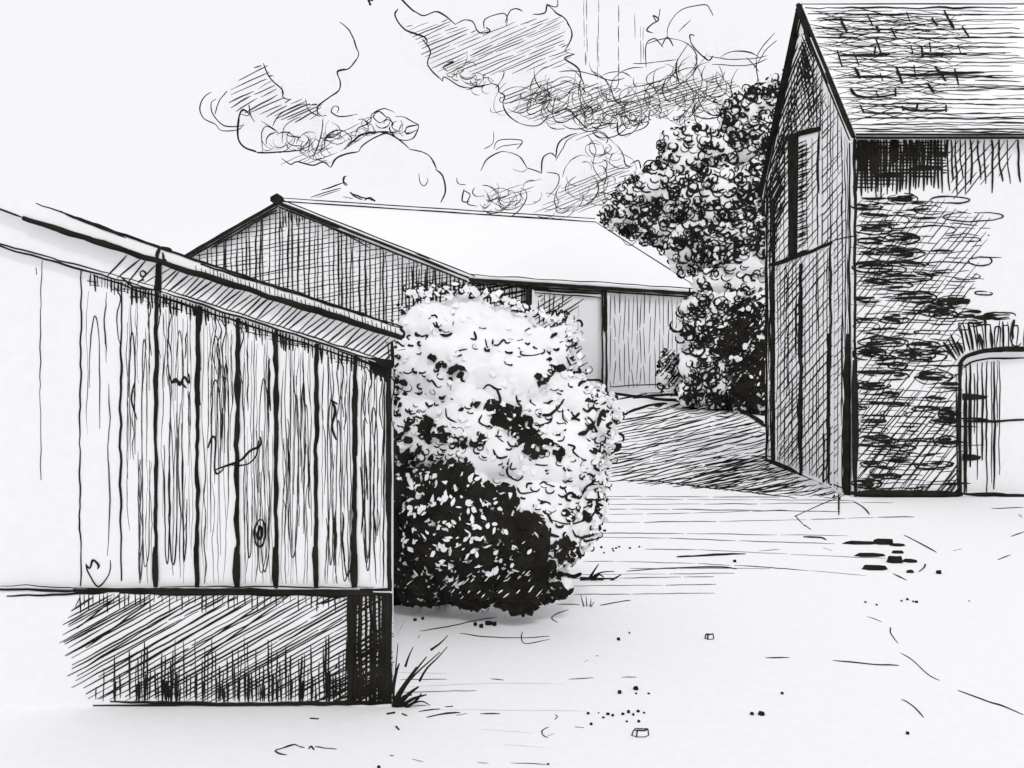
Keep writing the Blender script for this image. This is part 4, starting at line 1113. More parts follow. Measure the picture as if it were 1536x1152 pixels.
m.hatch(LD, [(1198, 220), (1229, 205), (1229, 365), (1198, 378)], -50, 10, 1.6, ext=2)
m.build('loft_door', stonebarn)
# tall boarded door under the loft
m = MB()
a = [gpt(1163, 694, .02), gpt(1250, 733, .02), gpt(1250, 362, .02), gpt(1163, 394, .02)]
m.prism(a, [p + Vector((.017, 0, 0)) for p in a])
BD = Plane((XB - .02, 0, 0), (-1, 0, 0))
bdp = [(1165, 690), (1165, 400), (1249, 370), (1249, 728)]
m.hatch(BD, bdp, 90, 5.4, 1.6, jit=.5, brk=120, ext=3, vary=.5)
m.hatch(BD, bdp, -50, 9, 2.0, ext=3)
m.hatch(BD, [(1165, 690), (1165, 400), (1205, 388), (1205, 705)], -55, 9, 1.6, ext=3)
for x, y0, y1, w in ((1203, 395, 714, 8), (1202, 470, 712, 5), (1246, 366, 560, 5), (1244, 500, 726, 6), (1181, 400, 600, 2), (1188, 560, 690, 1.8), (1225, 400, 715, 1.8), (1236, 650, 722, 4), (1195, 450, 530, 4)):
    m.stroke(BD, [(x, y0), (x + R.uniform(-1.5, 1.5), (y0 + y1) / 2), (x, y1)], w, amp=1.4, taper=0.2)
m.stroke(BD, [(1155, 398), (1200, 384), (1250, 363)], 6.5, amp=1.2, taper=0.2)
m.build('barn_door', stonebarn)

# stone wall with an arched doorway
SW = Plane((0, YB0, 0), (0, -1, 0))
arch = [(1440, 745.06), (1440, 548), (1449, 538), (1470, 531), (1500, 527.5), (1540, 526), (1580, 527.5), (1610, 531), (1631, 538), (1640, 548), (1640, 745.06)]
m = MB()
ar = [at(x, y, YB0) for x, y in arch]
ar[0].z = ar[-1].z = 0
q = [Vector((XB, YB0, 0))] + ar + [Vector((XE, YB0, 0)), Vector((XE, YB0, zE)), Vector((XB, YB0, zE))]
# strips that triangulate cleanly round the arch
def strip(p):
    m.prism(p, [v + Vector((0, .35, 0)) for v in p])
strip([Vector((XB, YB0, 0)), ar[0], ar[1], Vector((ar[1].x, YB0, zE)), Vector((XB, YB0, zE))])
for i in range(1, len(ar) - 2):
    strip([ar[i], ar[i + 1], Vector((ar[i + 1].x, YB0, zE)), Vector((ar[i].x, YB0, zE))])
strip([ar[-1], Vector((XE, YB0, 0)), Vector((XE, YB0, zE)), Vector((ar[-1].x, YB0, zE)), ar[-2]])
m.hatch(SW, [(1279, 208), (1420, 210), (1415, 285), (1280, 292)], 90, 5.2, 3.4, ext=9)  # dense hatching inks in the shade below the eave
m.hatch(SW, [(1284, 210), (1420, 210), (1420, 262), (1284, 285)], 0, 5.4, 2.4, brk=70, ext=7)
m.hatch(SW, [(1279, 206), (1425, 206), (1425, 232), (1282, 262)], 90, 4.5, 3, ext=7)
for x0, y0, w_, h_ in ((1298, 222, 26, 26), (1410, 232, 20, 10), (1395, 252, 50, 6), (1330, 262, 44, 8), (1290, 235, 12, 40)):
    m.blot(SW, blob(x0, y0, w_, h_, 10, .35))
x = 1420
while x < 1534:
    m.curve(SW, [(x, 208), (x + 1, 240), (x + R.uniform(0, 6), 208 + R.uniform(55, 85))], R.uniform(1.8, 3.4), amp=1.2)
    x += 6 + (x - 1420) * 0.09 * R.uniform(.6, 1.4)
m.hatch(SW, [(1420, 210), (1536, 210), (1500, 260), (1430, 300)], -52, 10, 1.5, ext=6, brk=60)
m.hatch(SW, [(1284, 295), (1400, 300), (1485, 330), (1470, 400), (1440, 520), (1436, 742), (1284, 742)], -50, 10.5, 1.4, brk=110, jit=.5, ext=8)
m.hatch(SW, [(1284, 295), (1400, 300), (1480, 330), (1470, 400), (1430, 500), (1436, 742), (1284, 742)], 2, 7.6, 1.3, brk=60, jit=.5, ext=14, keep=.75, amp=1.5)
m.hatch(SW, [(1284, 580), (1436, 590), (1436, 742), (1284, 742)], -50, 12, 1.6, ext=6)
m.hatch(SW, [(1400, 742), (1436, 690), (1436, 742)], -52, 6, 2.2)
for k in range(150):
    x = 1286 + abs(R.gauss(0, 70)); y = R.uniform(296, 740)
    if x > 1436 - (0 if y > 500 else -40): continue
    m.stroke(SW, [(x, y), (x + R.uniform(14, 46), y + R.uniform(-2, 2))], R.uniform(1.4, 3.4), amp=1.2, taper=.7, vary=.6)
stones_f = [(1300, 308, 42, 8), (1355, 297, 42, 11), (1315, 321, 46, 6), (1310, 343, 52, 11), (1312, 363, 50, 12), (1352, 358, 48, 12), (1345, 380, 78, 15), (1310, 400, 55, 12), (1357, 415, 76, 11),
    (1300, 447, 35, 6), (1375, 445, 58, 12), (1432, 451, 48, 14), (1400, 464, 56, 14), (1452, 470, 46, 7), (1500, 473, 44, 7), (1478, 476, 30, 4), (1340, 478, 40, 10), (1460, 482, 34, 9), (1415, 470, 40, 9), (1325, 512, 66, 12), (1386, 518, 46, 9),
    (1303, 529, 44, 14), (1358, 530, 40, 10), (1385, 533, 34, 8), (1346, 548, 26, 7), (1315, 558, 52, 5), (1348, 563, 26, 6), (1400, 564, 52, 15), (1310, 577, 44, 9), (1425, 579, 26, 9), (1335, 605, 52, 4),
    (1293, 609, 20, 6), (1424, 620, 30, 13), (1390, 613, 40, 5), (1310, 632, 38, 5), (1415, 631, 36, 7), (1312, 660, 52, 12), (1388, 658, 40, 5), (1420, 662, 36, 11), (1350, 671, 40, 7), (1310, 695, 36, 6),
    (1400, 696, 54, 8), (1328, 712, 38, 7), (1300, 724, 40, 9), (1370, 732, 26, 5), (1320, 420, 40, 4), (1310, 480, 50, 5), (1330, 590, 34, 3), (1370, 395, 40, 4), (1300, 380, 20, 4)]
for i, (x0, y0, w_, h_) in enumerate(stones_f):
    nl = max(1, int(h_ / 3.2))
    for j in range(nl):
        v = (j + .5) / nl * 2 - 1
        hw = w_ / 2 * math.sqrt(max(.12, 1 - v * v)) * R.uniform(.65, 1.15)
        cx_ = x0 + R.uniform(-.12, .12) * w_
        yy = y0 + v * h_ * .42
        m.curve(SW, [(cx_ - hw, yy + R.uniform(-1, 1.5)), (cx_, yy + R.uniform(-1.2, 1.2)), (cx_ + hw, yy + R.uniform(-1, 1.5))], R.uniform(2.0, 4.0), amp=1.3, taper=.6, vary=.6)
    for k_2 in range(2 if h_ > 6 else 1):
        t0 = R.uniform(0, 6); nn_ = R.choice((7, 9, 12))
        m.curve(SW, [(x0 + math.cos(t0 + j * .52) * w_ * R.uniform(.5, .6), y0 + math.sin(t0 + j * .52) * h_ * R.uniform(.55, .8) + 1) for j in range(nn_)], R.uniform(1.3, 2.6), amp=1.0)
for x0, y0, w_, h_ in ((1395, 315, 50, 13), (1345, 330, 36, 14), (1320, 345, 40, 12), (1400, 345, 66, 14), (1460, 325, 90, 14), (1470, 392, 34, 14), (1475, 440, 26, 6), (1340, 405, 40, 12), (1390, 498, 40, 6), (1400, 536, 40, 12),
    (1380, 622, 48, 9), (1310, 628, 36, 10), (1345, 683, 40, 6), (1320, 708, 30, 14), (1440, 360, 60, 8), (1425, 300, 60, 10), (1330, 428, 80, 10), (1300, 490, 40, 12), (1410, 598, 40, 10), (1310, 645, 44, 8), (1350, 735, 36, 7), (1330, 660, 36, 7), (1450, 415, 40, 10), (1290, 585, 24, 10), (1340, 620, 40, 10)):
    t0 = R.uniform(0, 6)
    m.curve(SW, [(x0 + math.cos(t0 + j * .5) * w_ / 2, y0 + math.sin(t0 + j * .5) * h_ / 2) for j in range(R.choice((9, 11, 13)))], R.uniform(1.3, 2.2), amp=1.0)
m.stroke(SW, [(1282, 207), (1282, 500), (1283, 745)], 4.5, amp=1.2, taper=.1); m.stroke(SW, [(1281, 540), (1282, 745)], 9)
for q, w in (([(1276, 740), (1340, 741), (1400, 742), (1442, 740)], 13), ([(1290, 748), (1330, 747), (1370, 750), (1440, 747)], 6), ([(1444, 741), (1500, 742), (1560, 744)], 5.5), ([(1372, 750), (1369, 760)], 3), ([(1434, 748), (1436, 756)], 4)):
    m.stroke(SW, q, w, amp=1.3)
m.stroke(SW, [(1440, 744), (1438, 640), (1440, 545)], 6, amp=.8, taper=0); m.stroke(SW, [(1436, 744), (1434, 560)], 2)
m.curve(SW, [(1438, 548), (1448, 535), (1470, 528), (1500, 524), (1545, 523)], 7, taper=.1)
m.curve(SW, [(1440, 541), (1460, 531), (1490, 526), (1545, 526)], 4)
for x0, y0, x1, y1, w in ((1434, 540, 1415, 513, 5), (1438, 536, 1421, 508, 3), (1440, 534, 1425, 500, 4), (1444, 530, 1436, 512, 7), (1447, 528, 1441, 488, 2.4), (1455, 527, 1446, 490, 2.6), (1460, 526, 1453, 486, 3.5), (1466, 525, 1465, 488, 2),
                         (1474, 524, 1469, 500, 7), (1480, 524, 1477, 484, 2.4), (1488, 523, 1486, 494, 5), (1494, 522, 1500, 480, 2), (1505, 522, 1504, 482, 4), (1513, 522, 1512, 482, 2), (1430, 534, 1408, 520, 2), (1535, 519, 1537, 492, 2)):
    m.stroke(SW, [(x0, y0), (x1, y1)], w, taper=.6, amp=.8)
for k_a, (xb, xt) in enumerate(((1452, 1442), (1462, 1456), (1473, 1469), (1484, 1482), (1496, 1496), (1508, 1509), (1521, 1523))):
    yb = 525 - k_a * .3; yt = 486 + R.uniform(-4, 6)
    m.curve(SW, [(xb - 4, yb), (xt - 4, yt + 3), (xt, yt - 1), (xt + 4, yt + 3), (xb + 4, yb)], R.uniform(1.6, 2.4), amp=.7)
m.curve(SW, [(1521, 480), (1517, 495), (1520, 508)], 4); m.curve(SW, [(1521, 480), (1515, 500), (1518, 516), (1526, 520), (1532, 514)], 2)
m.build('stone_wall', stonebarn)
# arched plank door set into the opening
YD = YB0 + 0.12
DD = Plane((0, YD, 0), (0, -1, 0))
m = MB()
k_ = YB0 / YD
dq = [Vector((p.x, YD, p.z + (0.03 if 0 < i < len(ar) - 1 else 0))) for i, p in enumerate(ar)]
m.prism(dq, [p + Vector((0, .06, 0)) for p in dq])
for x, y0, y1, w in ((1449, 545, 742, 3), (1455, 544, 700, 4.5), (1461, 560, 650, 2), (1466, 545, 720, 2), (1473, 543, 690, 3), (1480, 542, 742, 2.4), (1487, 542, 725, 1.8), (1491, 542, 733, 3), (1496, 540, 640, 1.3), (1499, 542, 712, 1.5), (1447, 600, 740, 5)):
    m.stroke(DD, [(x, y0), (x + R.uniform(-1, 1), (y0 + y1) / 2), (x, y1)], w, amp=1.0)
m.curve(DD, [(1445, 552), (1458, 543), (1485, 538), (1540, 537)], 2.6)
m.stroke(DD, [(1444, 631), (1490, 632), (1545, 629)], 3.4); m.stroke(DD, [(1448, 628), (1482, 629)], 3)
dr = m.build('arched_door', stonebarn)
for y in (595, 686):
    m = MB()
    q = [at(x, yy, YD - 0.012) for x, yy in ((1444, y - 5), (1462, y - 4), (1482 if y < 600 else 1472, y - 1), (1480 if y < 600 else 1470, y + 3), (1460, y + 5), (1444, y + 5))]
    m.prism(q, [p + Vector((0, .01, 0)) for p in q], INK)
    h = m.build('strap_hinge', dr)
# back and end walls
m = MB()
m.box(XB + .26, YB1 - .3, 0, XE, YB1, zE)
m.build('rear_wall', stonebarn)
# roof
m = MB()
ov, vo = 0.12, 0.025
sl = (zR - zE) / (YR - YB0)
ye, ze = YB0 - ov, zE - ov * sl + 0.10
yw = YB1 + ov
rid = zR + 0.08
P0 = Vector((XB - vo, ye, ze)); P1 = Vector((XE + .2, ye, ze)); P2 = Vector((XE + .2, YR, rid)); P3 = Vector((XB - vo, YR, rid)); P4 = Vector((XB - vo, yw, ze)); P5 = Vector((XE + .2, yw, ze))
t_ = Vector((0, 0, -0.07))
m.prism([P0, P1, P2, P3], [p + t_ for p in (P0, P1, P2, P3)])
m.prism([P3, P2, P5, P4], [p + t_ for p in (P3, P2, P5, P4)])
RR = Plane(P0, Vector((0, -(rid - ze), YR - ye)))
for y, x1, w in ((12, 1525, 3.0), (21, 1500, 2.4), (31, 1490, 1.6), (44, 1530, 2.2), (57, 1540, 2.2), (69, 1510, 1.8), (82, 1530, 1.8), (94, 1540, 1.6), (117, 1540, 2.6), (132, 1540, 1.8), (149, 1540, 1.8), (156, 1540, 1.8), (177, 1540, 2.6), (187, 1540, 2.2), (194, 1545, 3), (198, 1545, 2)):
    xv = 1207 + (y - 15) * .37
    m.stroke(RR, [(xv + 2, y), ((xv + x1) / 2, y + R.uniform(-1, 1)), (x1, y + R.uniform(-1, 2))], w, amp=1.4, vary=.4)
for y in range(16, 200, 7):
    xv = 1207 + (y - 15) * .37
    for k in range(3):
        x0 = xv + R.uniform(2, 60) + k * 90
        m.stroke(RR, [(x0, y + R.uniform(-2, 2)), (x0 + R.uniform(60, 150), y + R.uniform(-2, 2))], R.uniform(1.0, 1.8), amp=0.9, vary=.5)
rp = [(1215, 16), (1400, 18), (1450, 60), (1430, 120), (1400, 180), (1275, 182)]
m.hatch(RR, rp, -14, 9, 1.2, jit=.5, brk=120, ext=25, amp=1)
m.hatch(RR, rp, 14, 10, 1.2, jit=.5, brk=120, ext=22, amp=1)
m.hatch(RR, [(1218, 20), (1420, 22), (1430, 178), (1272, 180)], 1, 8.5, 1.4, jit=.5, brk=70, ext=16, amp=1.4)
m.hatch(RR, [(1215, 18), (1400, 18), (1400, 60), (1235, 62)], 2, 8, 1.4, jit=.5, brk=50, ext=16, amp=1.6)
for x0, y0, x1, y1, w in ((1262, 33, 1269, 47, 5), (1301, 22, 1310, 40, 2.4), (1314, 40, 1318, 48, 5), (1337, 42, 1344, 58, 2.6), (1398, 28, 1405, 40, 4), (1416, 16, 1425, 34, 3), (1425, 33, 1429, 42, 6), (1443, 40, 1453, 55, 3.4), (1256, 76, 1263, 100, 3.4),
    (1280, 78, 1288, 98, 2.4), (1313, 70, 1311, 84, 4), (1313, 58, 1322, 82, 3.4), (1366, 68, 1370, 82, 3), (1382, 70, 1384, 84, 4.5), (1394, 64, 1396, 78, 2.4), (1437, 68, 1442, 82, 2.4), (1283, 103, 1290, 118, 5), (1344, 101, 1353, 126, 4), (1371, 98, 1373, 112, 3), (1402, 100, 1418, 122, 6),
    (1432, 104, 1438, 128, 3), (1320, 110, 1324, 122, 2.4), (1392, 127, 1400, 140, 5.5), (1276, 134, 1284, 144, 5), (1314, 136, 1317, 148, 2.4), (1343, 133, 1343, 144, 4), (1290, 158, 1296, 170, 4), (1353, 160, 1355, 166, 6), (1376, 155, 1374, 164, 4), (1419, 158, 1419, 168, 3.4), (1264, 50, 1258, 58, 3), (1360, 18, 1364, 30, 2.4)):
    m.stroke(RR, [(x0, y0), (x1, y1)], w, taper=.3)
for q, w in (([(1258, 84), (1290, 84), (1312, 84), (1335, 82)], 4.5), ([(1384, 82), (1400, 83), (1430, 82), (1450, 81)], 4), ([(1345, 108), (1352, 113), (1400, 113), (1440, 111), (1476, 109)], 5), ([(1276, 136), (1285, 144), (1310, 147), (1343, 142)], 4), ([(1293, 168), (1320, 170), (1352, 169)], 3), ([(1353, 162), (1365, 166), (1395, 167), (1420, 165)], 4.5)):
    m.curve(RR, q, w)
edge(m, P0, P1, 5, off=(0, 0), taper=0); edge(m, P0 + t_, P1 + t_, 4, off=(0, -2), taper=0); edge(m, P0 + t_ * .5, P1 + t_ * .5, 3, taper=0); edge(m, P3, P2, 3.4)
bz_ = Vector((-.02, 0, -.04))
edge(m, P3 + bz_, P0 + bz_, 6, taper=0.1); edge(m, P3 + bz_, P0 + bz_, 3.4, off=(-7, 4)); edge(m, P3 + bz_, P0 + bz_, 2.6, off=(6, 0)); edge(m, P3 + bz_ + (P0 - P3) * .55, P0 + bz_, 8, off=(-2, 0)); edge(m, P3 + bz_, P3 + bz_ + (P0 - P3) * .6, 5, off=(-5, 6))
edge(m, P3 + bz_, P4 + bz_, 12, taper=0.1); edge(m, P3 + bz_, P4 + bz_, 9, off=(6, 3)); edge(m, P3 + bz_, P4 + bz_, 5, off=(12, 6)); edge(m, P3 + bz_, P4 + bz_, 2.6, off=(-5, 0)); edge(m, P3 + bz_ + (P4 - P3) * .1, P4 + bz_, 9, off=(9, 8))
edge(m, P3 + bz_ + Vector((0, 0, .12)), P3 + bz_ + (P0 - P3) * .22, 12, off=(-3, 8)); edge(m, P3 + bz_ + (P4 - P3) * .05, P3 + bz_ + (P4 - P3) * .4, 7, off=(9, 8))
m.build('roof', stonebarn)

# ------------------------------------------------------------------ clouds
def cloud(name_label, lobes, Y, strokes, hatches=(), scrib=(), pencil=()):
    V, Fc = lumps([(x, y, r, Y) for x, y, r in lobes], 2, 0.12, 2.0, squash=0.45)
    m = MB()
    m.shell(V, Fc, CLOUD)
    sf = Shell(V, Fc, Y)
    for q, w in strokes: m.curve(sf, q, w, amp=0.8)
    for poly, ang, sp, w in hatches: m.hatch(sf, poly, ang, sp * .85, w * 1.15, jit=.4, brk=70, ext=6, amp=.8, mat=DRY)
    for (pa, n, r, w) in scrib:      # looping scribble that follows a line
        q = spline(pa, 12)
        for i in range(int(n * 4.2)):
            x, y = q[int(R.random() * len(q)) % len(q)]
            x += R.gauss(0, r * .35); y += R.gauss(0, r * .4)
            ra, rb, tl_ = r * R.uniform(.6, 1.7), r * R.uniform(.45, 1.1), R.uniform(-.9, .5)
            t0, sw = R.uniform(-.6, 2.6), R.uniform(1.2, 3.1) * R.choice((1, 1, -1))
            pts = [(x + math.cos(tl_) * math.cos(t0 + sw * k / 14) * ra * (1 - .25 * k / 14) - math.sin(tl_) * math.sin(t0 + sw * k / 14) * rb,
                    y + math.sin(tl_) * math.cos(t0 + sw * k / 14) * ra + math.cos(tl_) * math.sin(t0 + sw * k / 14) * rb) for k in range(15)]
            m.stroke(sf, pts, w * R.uniform(.65, 1.2), amp=.5, vary=.5, mat=R.choice((DRY, DRY, INK)))
    for q, w in pencil: m.stroke(sf, q, w, mat=PENCIL)
    tag(m.build('cloud'), name_label, 'cloud', 'clouds drawn over the barns')
c7 = lambda p: [(280 + x / 3.49, y / 3.49) for x, y in p]
c8 = lambda p: [(580 + x * .4297, y * .4297) for x, y in p]
cloud('ragged low cloud with hatched left tip, above the long barn gable', [(345, 165, 34), (385, 150, 46), (430, 170, 50), (395, 195, 34), (455, 205, 36), (500, 195, 34), (550, 180, 24), (590, 190, 22), (460, 120, 60), (490, 80, 46), (600, 250, 46), (560, 240, 44)], 70,
    [(c7(q), w) for q, w in (([(800, 115), (845, 150), (870, 195), (885, 250), (897, 290), (850, 355), (790, 375), (803, 430), (795, 475), (750, 505), (690, 550), (685, 590), (715, 610)], 2.6),
     ([(130, 482), (90, 510), (68, 570), (90, 620), (150, 650), (185, 683), (270, 675), (300, 650)], 1.8), ([(210, 480), (170, 530), (150, 600)], 1.8), ([(155, 520), (130, 540), (140, 600), (200, 660), (300, 655)], 1.8),
     ([(325, 600), (300, 575), (278, 600), (268, 690), (280, 750), (330, 785), (420, 800), (600, 785)], 3), ([(280, 600), (325, 605), (325, 550), (335, 600), (355, 640)], 1.6), ([(400, 330), (430, 400), (500, 470), (505, 510), (550, 520)], 2),
     ([(500, 450), (500, 490)], 2), ([(495, 830), (540, 860), (580, 845), (660, 865), (715, 850), (755, 878)], 2), ([(755, 878), (795, 820), (900, 795)], 2.6), ([(900, 795), (930, 755), (1030, 700), (1080, 710), (1130, 745), (1165, 780)], 2.6),
     ([(1165, 780), (1230, 795), (1280, 830), (1310, 885)], 2.2), ([(1300, 885), (1340, 920), (1355, 1000), (1330, 1060)], 2.2), ([(880, 720), (900, 670), (960, 640), (970, 600), (1030, 570), (1090, 590)], 1.6),
     ([(1090, 610), (1140, 615), (1190, 640), (1215, 665), (1180, 730), (1110, 730), (1060, 690), (960, 700), (890, 740)], 1.8), ([(1050, 620), (1010, 585), (975, 610), (1010, 645), (1050, 620)], 1.8), ([(1215, 655), (1150, 665), (1150, 700), (1210, 680)], 2),
     ([(895, 600), (860, 605), (800, 610), (755, 590), (770, 555), (795, 565), (790, 590)], 1.8), ([(720, 780), (735, 710), (800, 680), (860, 720), (820, 780)], 1.8), ([(620, 520), (640, 580), (700, 610)], 1.8), ([(610, 550), (690, 550)], 1.8),
     ([(830, 780), (930, 700), (1050, 695)], 3.4), ([(400, 800), (395, 700), (420, 660), (470, 690)], 1.4), ([(500, 750), (515, 660), (600, 610)], 1.4), ([(715, 620), (700, 720), (660, 830)], 1.6), ([(450, 660), (500, 590), (620, 540)], 1.6), ([(540, 690), (530, 710), (600, 720)], 2),
     ([(390, 630), (480, 690)], 1.6), ([(1215, 905), (1220, 955), (1245, 972), (1262, 945), (1255, 930)], 1.3), ([(840, 920), (820, 930), (825, 960), (840, 970)], 1.6))],
    [(c7([(230, 450), (400, 325), (440, 350), (500, 500), (700, 540), (720, 610), (560, 640), (400, 610), (210, 580)]), -27, 8.5, 1.7), (c7([(480, 860), (700, 740), (1000, 580), (900, 780), (680, 870)]), -24, 9, 1.0)],
    [(c7([(440, 740), (560, 740), (700, 790), (800, 760)]), 7, 14, 1.3), (c7([(860, 720), (1000, 650), (1150, 680)]), 5, 11, 1.4), (c7([(620, 740), (760, 700)]), 4, 12, 1.2)])
cloud('largest cloud, hatched under a scalloped top, at the top middle of the sky', [(640, 60, 44), (700, 75, 56), (760, 90, 60), (820, 85, 56), (720, 30, 50), (800, 35, 50), (760, 150, 34), (800, 165, 30), (850, 170, 34), (660, 90, 30), (900, 165, 34), (950, 160, 30), (690, 115, 22)], 62,
    [(c8(q), w) for q, w in (([(40, -30), (55, 0), (120, 55), (180, 42), (240, 85)], 2.4), ([(240, 85), (270, 72), (300, 75), (325, 115), (360, 108), (345, 95)], 2.2), ([(340, 100), (345, 65), (400, 48), (420, 60), (418, 90)], 1.8), ([(415, 80), (430, 40), (450, 30), (475, 40)], 1.8),
     ([(510, 50), (550, 45), (560, 20), (590, 45), (620, 65), (645, 110), (640, 140), (620, 180)], 2.2), ([(620, 180), (655, 190)], 2.2), ([(655, 190), (620, 205), (665, 235), (680, 272)], 2.2), ([(555, 15), (590, 25), (595, 0)], 2), 
     ([(40, 30), (30, 55), (65, 105), (130, 130), (140, 150)], 2.6), ([(125, 135), (155, 180), (145, 230), (195, 285)], 2.2), ([(195, 285), (205, 268), (270, 305), (370, 292)], 2), ([(370, 292), (390, 300), (392, 320), (412, 335), (405, 360)], 2.2), ([(405, 360), (415, 390), (455, 425), (525, 438), (570, 400)], 2),
     ([(570, 400), (630, 380), (660, 410), (700, 452)], 2.2), ([(700, 452), (760, 435), (805, 430)], 2), ([(805, 415), (812, 470), (860, 462)], 2.2), ([(860, 460), (900, 445), (912, 425), (850, 440)], 1.8), ([(600, 250), (680, 250), (770, 278)], 1.6),
     ([(210, 220), (235, 215), (200, 235), (215, 250)], 2), ([(720, 370), (700, 385), (690, 400), (705, 410), (718, 390), (710, 370)], 1.8), ([(690, 390), (700, 430), (760, 425)], 1.6))],
    [(c8([(60, 90), (200, 70), (330, 110), (480, 70), (600, 60), (640, 180), (620, 230), (420, 260), (200, 250), (150, 220)]), -23, 6.2, 1.2), (c8([(380, 340), (560, 270), (760, 300), (900, 330), (760, 400), (500, 420)]), -21, 6.5, 1.2)],
    [(c8([(230, 240), (300, 270), (380, 290)]), 6, 12, 1.3), (c8([(430, 350), (520, 340), (600, 370)]), 7, 20, 1.3), (c8([(600, 310), (700, 360), (780, 390)]), 7, 24, 1.3), (c8([(570, 280), (680, 310), (820, 330), (960, 310)]), 8, 34, 1.3), (c8([(700, 400), (780, 410), (860, 390)]), 5, 16, 1.3), (c8([(760, 400), (840, 420), (900, 410)]), 6, 10, 1.3)])
cloud('sketchy cloud of loose loops between the largest cloud and the tree', [(1010, 120, 44), (1050, 140, 36), (1060, 70, 50), (1020, 60, 40), (970, 140, 30), (1090, 110, 40), (1110, 70, 36)], 58,
    [(c8(q), w) for q, w in (([(905, 235), (905, 160), (935, 135), (965, 165)], 1.8), ([(960, 160), (980, 130), (1000, 160)], 2), ([(980, 135), (985, 85), (1030, 35), (1110, 15), (1130, 35), (1138, 55)], 1.6), ([(930, 115), (908, 105), (925, 85), (950, 70), (930, 55), (945, 75), (955, 30)], 2),
     ([(1020, 110), (1062, 70)], 1.6), ([(1075, 125), (1058, 122), (1062, 150), (1090, 185), (1120, 212)], 1.8), ([(1105, 195), (1125, 212), (1138, 195)], 2), ([(1120, 195), (1200, 208), (1280, 205), (1330, 195)], 1.4), ([(1135, 225), (1250, 230), (1330, 205)], 1.3), ([(1355, 115), (1310, 165), (1290, 215), (1300, 290)], 1.6), ([(1362, 140), (1320, 180), (1280, 240)], 1.3),
     ([(1255, 200), (1300, 250)], 1.4), ([(860, 220), (930, 218), (1010, 208)], 1.4), ([(860, 270), (870, 300), (930, 290), (1000, 260), (1015, 210), (1055, 150)], 1.6), ([(1015, 205), (1010, 250), (1020, 290)], 2.2), ([(1070, 400), (1110, 415), (1160, 405), (1190, 370)], 2.2), ([(1150, 345), (1140, 355), (1155, 360)], 3),
     ([(930, 320), (1020, 300), (1080, 240), (1075, 195)], 1.3), ([(1160, 230), (1175, 280), (1140, 320)], 1.3))],
    [(c8([(760, 350), (960, 290), (1150, 260), (1230, 300), (1180, 340), (950, 380), (800, 400)]), -17, 5.5, 1.2)],
    [(c8([(860, 350), (960, 360), (1080, 350), (1160, 340)]), 8, 26, 1.3), (c8([(940, 270), (1060, 260), (1160, 300), (1220, 290)]), 8, 36, 1.3), (c8([(930, 390), (1010, 400), (1060, 390)]), 5, 10, 1.2)])
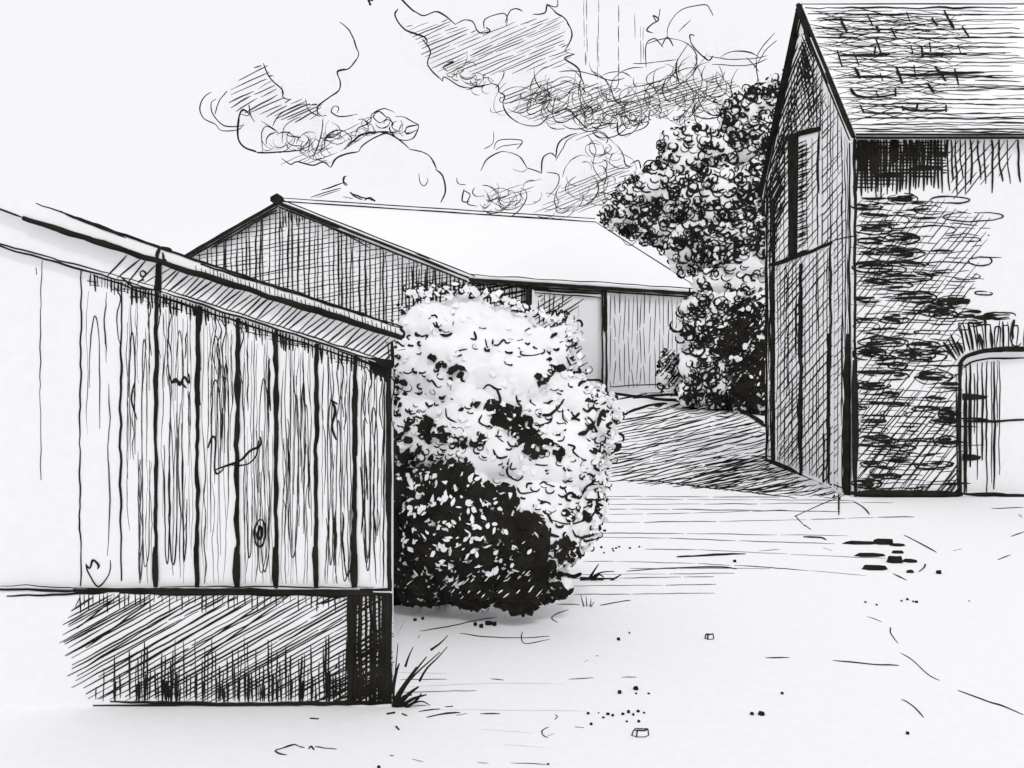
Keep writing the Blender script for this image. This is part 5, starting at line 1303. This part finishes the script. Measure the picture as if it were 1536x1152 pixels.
cloud('low rounded cloud sitting on the ridge line of the long barn', [(760, 260, 34), (800, 270, 40), (850, 255, 46), (890, 240, 46), (910, 275, 40), (740, 290, 30), (840, 300, 30), (705, 288, 26)], 80,
    [(c8(q), w) for q, w in (([(328, 597), (350, 555), (400, 530), (460, 545), (490, 585)], 1.8), ([(490, 585), (520, 595), (540, 605)], 1.8), ([(540, 605), (545, 555), (570, 535), (590, 550)], 2.2), ([(590, 552), (600, 500), (630, 475), (665, 465)], 2.4), ([(590, 560), (615, 520), (640, 485), (720, 458), (770, 480), (800, 505)], 1.4),
     ([(800, 505), (820, 530), (835, 575), (852, 580)], 2), ([(850, 575), (878, 560), (890, 590), (912, 560), (975, 570)], 2), ([(375, 520), (392, 490), (470, 490), (455, 522)], 1.6), ([(380, 525), (410, 510), (470, 500)], 1.4), ([(372, 460), (370, 500), (340, 520)], 1.3), ([(560, 600), (600, 610), (595, 650), (560, 690)], 1.4),
     ([(245, 620), (250, 640), (275, 645)], 1.5), ([(270, 660), (265, 700), (290, 705)], 2), ([(270, 665), (290, 680), (280, 710), (315, 720)], 2), ([(440, 590), (470, 600), (490, 590)], 1), ([(700, 470), (730, 520), (720, 580), (760, 640)], 1.2), ([(660, 490), (740, 460), (770, 480), (765, 500)], 1.8), ([(700, 460), (750, 455)], 2))],
    [(c8([(520, 740), (640, 640), (830, 560), (860, 620), (720, 740)]), -22, 6, 1.1), (c8([(330, 690), (470, 640), (560, 620), (440, 720)]), -18, 9, 1)],
    [(c8([(340, 680), (400, 690), (450, 690)]), 6, 18, 1.2), (c8([(640, 620), (740, 640), (830, 620)]), 4, 24, 1.2), (c8([(620, 700), (760, 690)]), 3, 18, 1.1), (c8([(520, 680), (560, 720)]), 2, 14, 1.1), (c8([(740, 520), (800, 540)]), 3, 16, 1.1)],
    [])
cloud('tiny scribbled wisp of cloud just above the long barn ridge', [(508, 300, 14), (530, 302, 14), (548, 306, 10)], 76,
    [(c7(q), w) for q, w in (([(705, 995), (820, 958)], 2.4), ([(650, 1038), (720, 1010), (810, 985)], 1.4), ([(680, 1035), (800, 995)], 1.2), ([(830, 925), (820, 950), (842, 970)], 1.8), ([(855, 1005), (880, 1030), (920, 1045)], 2.4), ([(820, 1030), (870, 1040)], 2.2), ([(870, 1015), (915, 1035), (960, 1045), (990, 1050)], 2.6), ([(930, 1050), (960, 1035), (985, 1055)], 2))])
# a short wisp at the top edge and the fine vertical pencil-like strokes under the big clouds
cloud('little dark wisp of cloud cut by the top edge of the picture', [(556, -4, 9)], 66, [([(550, -6), (554, 2), (556, 8)], 4), ([(552, 2), (560, 0)], 3.5)])
m = MB()
V, Fc = lumps([(880, -20, 40, 64), (920, -25, 40, 64), (960, -20, 36, 64)], 2, .1, 2, squash=.45)
m.shell(V, Fc, CLOUD)
PS = Plane((0, 64, 0), (0, -1, 0))
for x, y0, y1, w in ((876, 0, 70, .9), (880, 0, 95, 1.2), (878, 78, 98, 2), (898, 0, 100, 1), (896, 55, 125, 1), (928, 8, 114, 1.5), (952, 20, 60, .9), (961, 40, 95, 1.1), (965, 40, 92, .9)):
    y = y0
    while y < y1:
        l = R.uniform(12, 40)
        m.stroke(PS, [(x, y), (x + R.uniform(-.6, .6), min(y1, y + l))], w, amp=.4); y += l + R.uniform(2, 7)
tag(m.build('cloud'), 'cloud above the top edge with fine vertical pencil-like strokes below', 'cloud', 'clouds drawn over the barns')
